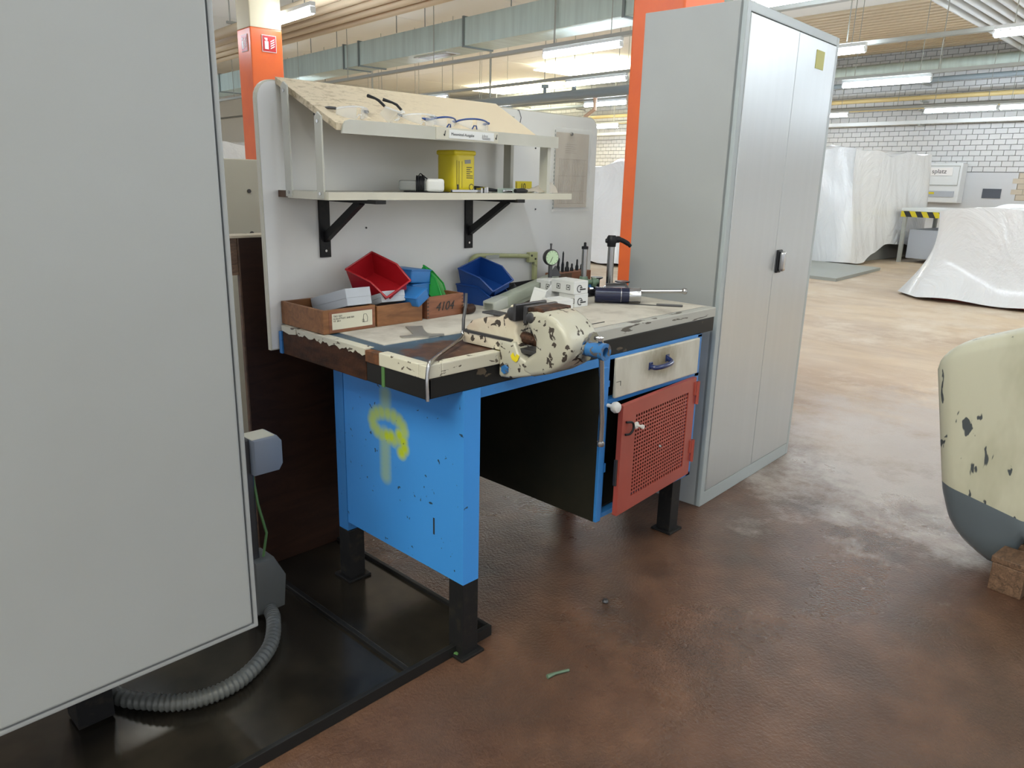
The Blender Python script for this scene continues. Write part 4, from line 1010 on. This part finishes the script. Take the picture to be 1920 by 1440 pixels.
# ---- wooden block with bits
t = thing('blue_case', 'flat blue case under the block of cutter bits', 'case', (1.25, .60, Z), .05)
MB().box(-.12, .12, -.045, .045, 0, .035, .004).build('case_body', 'blue', t)
t = thing('bit_block', 'reddish wooden block holding standing dark cutter bits', 'bit holder', (1.25, .60, Z + .0355), .05)
MB().box(-.115, .115, -.03, .03, 0, .045, .002).build('block', 'wood_red', t)
MB().box(-.115, -.02, -.0305, -.02, .001, .044).build('darker_half', 'wood_end', t)
t_block = t
for k, (x, h, r) in enumerate(((-.075, .058, .008), (-.042, .082, .006), (-.012, .040, .009), (.02, .030, .007), (.055, .045, .007), (.09, .048, .008))):
    q = thing('cutter_bit', ['tall leaning', 'longest thin', 'short stubby', 'smallest', 'slim pointed', 'rightmost curved'][k] + ' dark cutter bit standing in the wooden block', 'bit', (1.25 + x, .60 + x * .05, Z + .0355 + .0455), (0, .12 if k in (0, 5) else .02, 0), 'cutter bits in the wooden block')
    MB().lathe([(r, 0), (r, h * .35), (r * .6, h * .5), (r * .55, h * .9), (r * .2, h)], 8).build('shank', 'black_plastic', q, smooth=40)

# ---- column stands
t = thing('post_stand', 'short steel post stand with green clamp castings', 'stand', (1.185, .47, Z), 0)
MB().box(-.04, .055, -.03, .03, 0, .03, .004).build('base', 'black_gloss', t)
MB().lathe([(.0115, 0), (.0115, .155)], 16, loc=(0, 0, .03)).build('column_rod', 'steel', t, smooth=40)
MB().lathe([(.013, 0), (.013, .010), (.005, .012), (.005, .024), (.002, .026)], 14, loc=(0, 0, .183)).build('rod_cap', 'black_plastic', t, smooth=40)
MB().lathe([(.018, 0), (.021, .01), (.021, .03), (.015, .05)], 16, loc=(0, 0, .028)).build('clamp_body', 'green_cast', t, smooth=40)
MB().tube([(0, 0, .055), (.05, -.035, .058)], .010, 10).lathe([(.017, 0), (.017, .014)], 14, rot=(PI / 2, 0, -.9), loc=(-.032, .01, .055)).lathe([(.019, 0), (.019, .016)], 14, rot=(PI / 2, 0, .9), loc=(.028, -.02, .055)).build('clamp_arm', 'green_cast', t, smooth=40)
t = thing('magnetic_stand', 'thick polished post with black lever handle on round black base', 'stand', (1.30, .43, Z), (0, 0, -.2))
MB().lathe([(.062, 0), (.066, .006), (.062, .022), (.03, .028)], 28, loc=(0, 0, .0)).box(-.07, .09, -.03, .03, 0, .024, .004).build('base', 'black_gloss', t, smooth=40)
MB().lathe([(.022, .026), (.022, .034), (.0135, .036), (.0135, .195)], 20).build('post', 'steel', t, smooth=40)
MB().lathe([(.0165, 0), (.0175, .012), (.022, .022), (.019, .036), (.014, .044)], 16, loc=(0, 0, .190)).build('handle_hub', 'black_plastic', t, smooth=40)
MB().tube(bez([(0, 0, .214), (.028, -.012, .218), (.055, -.025, .206), (.072, -.032, .192)], 6), [.013] * 7 + [.0095] * 8 + [.0075] * 4, 10).tube([(0, 0, .212), (-.022, .010, .213)], [.014, .008], 10).build('lever', 'black_plastic', t, smooth=60)
MB().lathe([(.012, .0), (.012, .02), (.030, .026), (.030, .030), (.01, .031)], 20, loc=(.065, -.005, .022)).build('knob_disk', 'black_plastic', t, smooth=40)
MB().lathe([(.012, .0), (.012, .04), (.024, .046), (.024, .050)], 20, loc=(-.04, .03, .02)).build('small_disk', 'black_plastic', t, smooth=40)

# ---- white boxes
def wbox(label, loc, rot, L=.11, w=.062, h=.046, mark='CR', sq=True):
    t = thing('white_carton', label, 'box', loc, rot, 'small white cartons beside the spray can')
    MB().box(-w / 2, w / 2, -L / 2, L / 2, 0, h, .0012).build('carton_body', 'white_card', t)
    MB().box(-w / 2 - .0004, w / 2 + .0004, -L / 2 - .0004, L / 2 + .0004, h * .86, h * .87).build('flap_line', 'grey_card', t)
    if mark:
        mb = MB(); ring = [(.012 * math.cos(a), -L / 2 - .0006, h * .42 + .012 * math.sin(a)) for a in [.6 + 4.6 * k / 12 for k in range(13)]]
        mb.tube([(p[0] - .008, p[1], p[2]) for p in ring], .0016, 4); mb.box(-.006, .024, -L / 2 - .0008, -L / 2 - .0002, h * .42 - .006, h * .42 - .001).box(-.006, .006, -L / 2 - .0008, -L / 2 - .0002, h * .42 + .001, h * .42 + .005)
        mb.build('printed_mark', 'ink', t)
    if sq:
        mb = MB()
        for y in (-.028, .02):
            x = -w / 2 - .0007
            mb.box(x, x + .0006, y - .009, y + .009, h * .3, h * .3 + .002).box(x, x + .0006, y - .009, y + .009, h * .3 + .016, h * .3 + .018).box(x, x + .0006, y - .009, y - .007, h * .3, h * .3 + .018).box(x, x + .0006, y + .007, y + .009, h * .3, h * .3 + .018).box(x, x + .0006, y - .003, y + .003, h * .3 + .006, h * .3 + .012)
        mb.build('square_mark', 'ink', t)
    return t
wbox('lower white carton with black logo next to the spray can', (.984, .353, Z), (0, 0, -.04), w=.072, L=.076)
wbox('white carton stacked on top of the lower logo carton', (.982, .372, Z + .0465), (0, 0, -.06), w=.074, L=.112)
wbox('white carton at the left end of the stacked row', (.985, .47, Z + .0385), (.0, 0, -.12), w=.07, L=.07, h=.044)
wbox('dark ended carton beneath the left stacked carton', (.985, .47, Z), (0, 0, -.2), w=.07, L=.07, h=.038, mark=None, sq=False)
wbox('front white carton partly behind the vise', (.815, .285, Z), (0, 0, -.1), w=.078, L=.072, h=.05, sq=False)
t = wbox('open triangular white carton leaning left of the stack', (.845, .40, Z + .006), (.2, .25, .35), w=.05, L=.05, h=.06, sq=False)
MB().prism([(-.025, .055), (.025, .055), (.0, .085)], 'Y', -.025, -.023).build('open_flap', 'white_card', t)

# ---- spray can
t = thing('spray_can', 'dark blue spray can lying beside the white cartons', 'spray can', (1.10, .345, Z + .030), (0, PI / 2, -.86))
MB().lathe([(.0285, 0), (.0285, .125)], 28).build('can_body', 'navy', t, smooth=40)
MB().lathe([(.0285, .125), (.0288, .160), (.0300, .162), (.0300, .167), (.026, .168), (.024, .160)], 28).build('can_end', 'steel', t, smooth=40)
MB().lathe([(.0288, .094), (.0288, .096)], 28).build('can_band', 'steel', t)
mb = MB()
for k in range(16):
    a = PI + .15 + k * .0; 
    for j in range(5):
        an = PI * .62 + j * .16; 
        mb.box(.0284, .0288, -.0016, .0016, .008 + k * .0046, .010 + k * .0046 + .0012, rot=(0, 0, an))
mb.build('printed_text', 'white_plastic', t)
mb = MB()
for j in range(7):
    an = PI * .60 + j * .11; mb.box(.0284, .0289, -.0017, .0017, .098, .122, rot=(0, 0, an))
mb.build('printed_panel', 'white_plastic', t)
# ---- slide hammer cylinder with rod
t = thing('bore_gauge', 'steel cylinder tool with a long rod pointing right', 'tool', (1.20, .335, Z + .034), (0, PI / 2 - .05, -.98))
MB().lathe([(.012, -.03), (.030, -.028), (.033, 0), (.033, .045), (.026, .052), (.011, .058)], 24).build('cylinder', 'steel_dark', t, smooth=40)
MB().lathe([(.0075, .05), (.0075, .255), (.010, .257), (.0125, .264), (.010, .273), (.004, .275)], 14).build('rod', 'steel', t, smooth=40)
# ---- thin slider on the sheet
t = thing('depth_rule', 'thin steel depth rule lying flat on the bench sheet', 'ruler', (1.19, .205, Z), (0, 0, -.98))
MB().box(-.13, .08, -.003, .003, 0, .003).build('rule_blade', 'steel_dark', t)
MB().box(.06, .155, -.006, .007, 0, .008, .002).build('slider_body', 'steel_dark', t)
t = MB().tube([(.60, .055, Z + .002), (.70, .075, Z + .002), (.80, .072, Z + .002)], .0012, 5).build('thin_wire', 'black_plastic'); tag(t, 'thin dark wire on the front edge of bench sheet', 'wire')

# ================================================================ HOOD ON PALLET, FLOOR BITS
t = thing('machine_hood', 'cream and slate rounded machine hood resting on a pallet, right edge', 'machine hood', (1.80, -.652, 0))
# local: face looks to -x, runs along -y; rounded top corner, sagging grey bottom corner
def interp(tb, s_):
    for (a, va), (b, vb) in zip(tb, tb[1:]):
        if s_ <= b: return va + (vb - va) * (s_ - a) / (b - a)
    return tb[-1][1]
def hood():
    b = bmesh.new()
    ss = [0, .006, .015, .03, .05, .075, .10, .13, .16, .19, .22, .25, .28, .31, .35, .42, .5, .6, .75, .9, 1.05, 1.2]
    top = [(0, .690), (.006, .722), (.015, .742), (.03, .764), (.05, .784), (.075, .800), (.10, .813), (.13, .827), (.19, .852), (.25, .878), (.31, .900), (.42, .925), (.6, .945), (1.2, .96)]
    bot = [(0, .185), (.006, .15), (.015, .125), (.03, .097), (.05, .072), (.075, .052), (.10, .035), (.13, .018), (.16, .012), (.19, .014), (.22, .06), (.25, .124), (1.2, .124)]
    split = [(0, .285), (.10, .262), (.25, .225), (.6, .20), (1.2, .20)]
    lv = [0, .12, .3, .5, .72, 1]; uv = [0, .05, .12, .25, .45, .65, .82, .92, .97, 1]
    def off(q, s_): return 0
    layers = []
    for side, dx in ((0, 0), (1, .16)):
        rows = []
        for k in range(len(lv) + len(uv) - 1):
            row = []
            for s_ in ss:
                b0, t0, m0 = interp(bot, s_), interp(top, s_), interp(split, s_)
                z = b0 + (m0 - b0) * lv[k] if k < len(lv) else m0 + (t0 - m0) * uv[k - len(lv) + 1]
                q = (z - b0) / (t0 - b0)
                x = dx
                ed = min(s_ / .05, 1, (z - b0) / .05 + 0, (t0 - z) / .03)          # soft rolled rim
                ed = max(0, ed); x += (.028 * (1 - ed) ** 2) * (1 if side == 0 else -1)
                if k < len(lv) and side == 0:
                    w = 1 - lv[k]
                    x += .03 * math.sin(w * PI) * math.sin(s_ * 14) + .045 * w ** 2
                    x -= .02 * math.exp(-((s_ - .12) / .06) ** 2) * math.sin(w * PI)
                row.append(b.verts.new((x, -s_ - .19 * max(0, .70 - z), z)))
            rows.append(row)
        layers.append(rows)
    nl = len(lv)
    A, Bk = layers
    for rows in layers:
        for k in range(len(rows) - 1):
            for i in range(len(ss) - 1):
                f = b.faces.new((rows[k][i], rows[k][i + 1], rows[k + 1][i + 1], rows[k + 1][i])); f.material_index = 1 if k < nl - 1 else 0
    for k in range(len(A) - 1):
        for i in (0, len(ss) - 1):
            f = b.faces.new((A[k][i], A[k + 1][i], Bk[k + 1][i], Bk[k][i])); f.material_index = 1 if k < nl - 1 else 0
    for i in range(len(ss) - 1):
        f = b.faces.new((A[0][i], A[0][i + 1], Bk[0][i + 1], Bk[0][i])); f.material_index = 1
        b.faces.new((A[-1][i], A[-1][i + 1], Bk[-1][i + 1], Bk[-1][i]))
    return b
b = hood(); m = MB(); m.b.free(); m.b = b
hb = m.build('hood_shell', 'tank_cream', t, smooth=80); hb.data.materials.append(M['tank_grey'])
MB().lathe([(.03, 0), (.03, .0006)], 16, rot=(0, -PI / 2, 0), loc=(.001, -.20, .60)).build('orange_spray_dot', mat('faint orange spray', (.52, .22, .10), .5), t)
t = thing('pallet', 'weathered wooden pallet under the cream machine hood', 'pallet', (1.68, -.955, 0), -.12)
MB().box(0, .14, -.10, 0, 0, .10, .004).build('pallet_block', 'wood_old', t)
MB().box(0, .14, -.62, -.50, 0, .10, .004).build('pallet_block', 'wood_old', t)
MB().box(.52, .66, -.10, 0, 0, .10, .004).build('pallet_block', 'wood_old', t)
for k in range(4): MB().box(k * .17, k * .17 + .12, -.75, .005, .10, .122, .003).build('pallet_plank', 'wood_old', t)
MB().tube([(.30, -.245, .006), (.262, -.228, .006), (.235, -.222, .006)], [.004, .004, .0065], 7).build('loose_bolt', 'green_cast', smooth=50)
tag(bpy.data.objects['loose_bolt'], 'small green dark bolt lying on the brown floor', 'bolt')
t = MB().lathe([(.008, 0), (.011, .005), (.008, .012)], 8, loc=(.658, -.10, 0)).build('loose_nut', 'steel_dark'); tag(t, 'small dark nut on the floor in front of bench', 'nut')

# ================================================================ tidy: separate pieces become parts of their own
def islands(me):
    par = list(range(len(me.vertices)))
    def f(a):
        while par[a] != a: par[a] = par[par[a]]; a = par[a]
        return a
    for e in me.edges: par[f(e.vertices[0])] = f(e.vertices[1])
    out = {}
    for p in me.polygons: out.setdefault(f(p.vertices[0]), []).append(p.index)
    return list(out.values())
SPLIT = {'foot', 'rivet', 'handle_foot', 'latch_plate', 'tube_holder', 'pipe_clamp', 'drop_pipe', 'valve', 'extinguisher_symbol'}
TINY = {'pipe_hanger', 'hanger_rod', 'suspension_rod', 'pipe_bracket', 'print_lines', 'printed_text', 'printed_panel', 'printed_table', 'punched_strip', 'square_mark', 'printed_mark', 'dovetail', 'black_stripe', 'yellow_mark', 'dial_marks', 'underline', 'lettering', 'drawn_symbol', 'scratch', 'flame_symbol', 'board_frame'}
done = {}
for o in list(C.objects):
    if o.type != 'MESH': continue
    base = o.name.split('.')[0]
    if base in TINY: o['kind'] = 'stuff'
    if base not in SPLIT: continue
    me = o.data
    if me.name not in done:
        lst = []
        for isl in islands(me):
            vm = {}; vs = []; fs = []; sm = []
            for pi in isl:
                p = me.polygons[pi]; f = []
                for v in p.vertices:
                    if v not in vm: vm[v] = len(vs); vs.append(me.vertices[v].co.copy())
                    f.append(vm[v])
                fs.append(f); sm.append(p.use_smooth)
            m2 = bpy.data.meshes.new(base); m2.from_pydata(vs, [], fs)
            for m_ in me.materials: m2.materials.append(m_)
            m2.polygons.foreach_set('use_smooth', sm); lst.append(m2)
        done[me.name] = lst
    lst = done[me.name]
    if len(lst) < 2: continue
    for m2 in lst[1:]:
        c = o.copy(); c.data = m2; C.objects.link(c)
    o.data = lst[0]
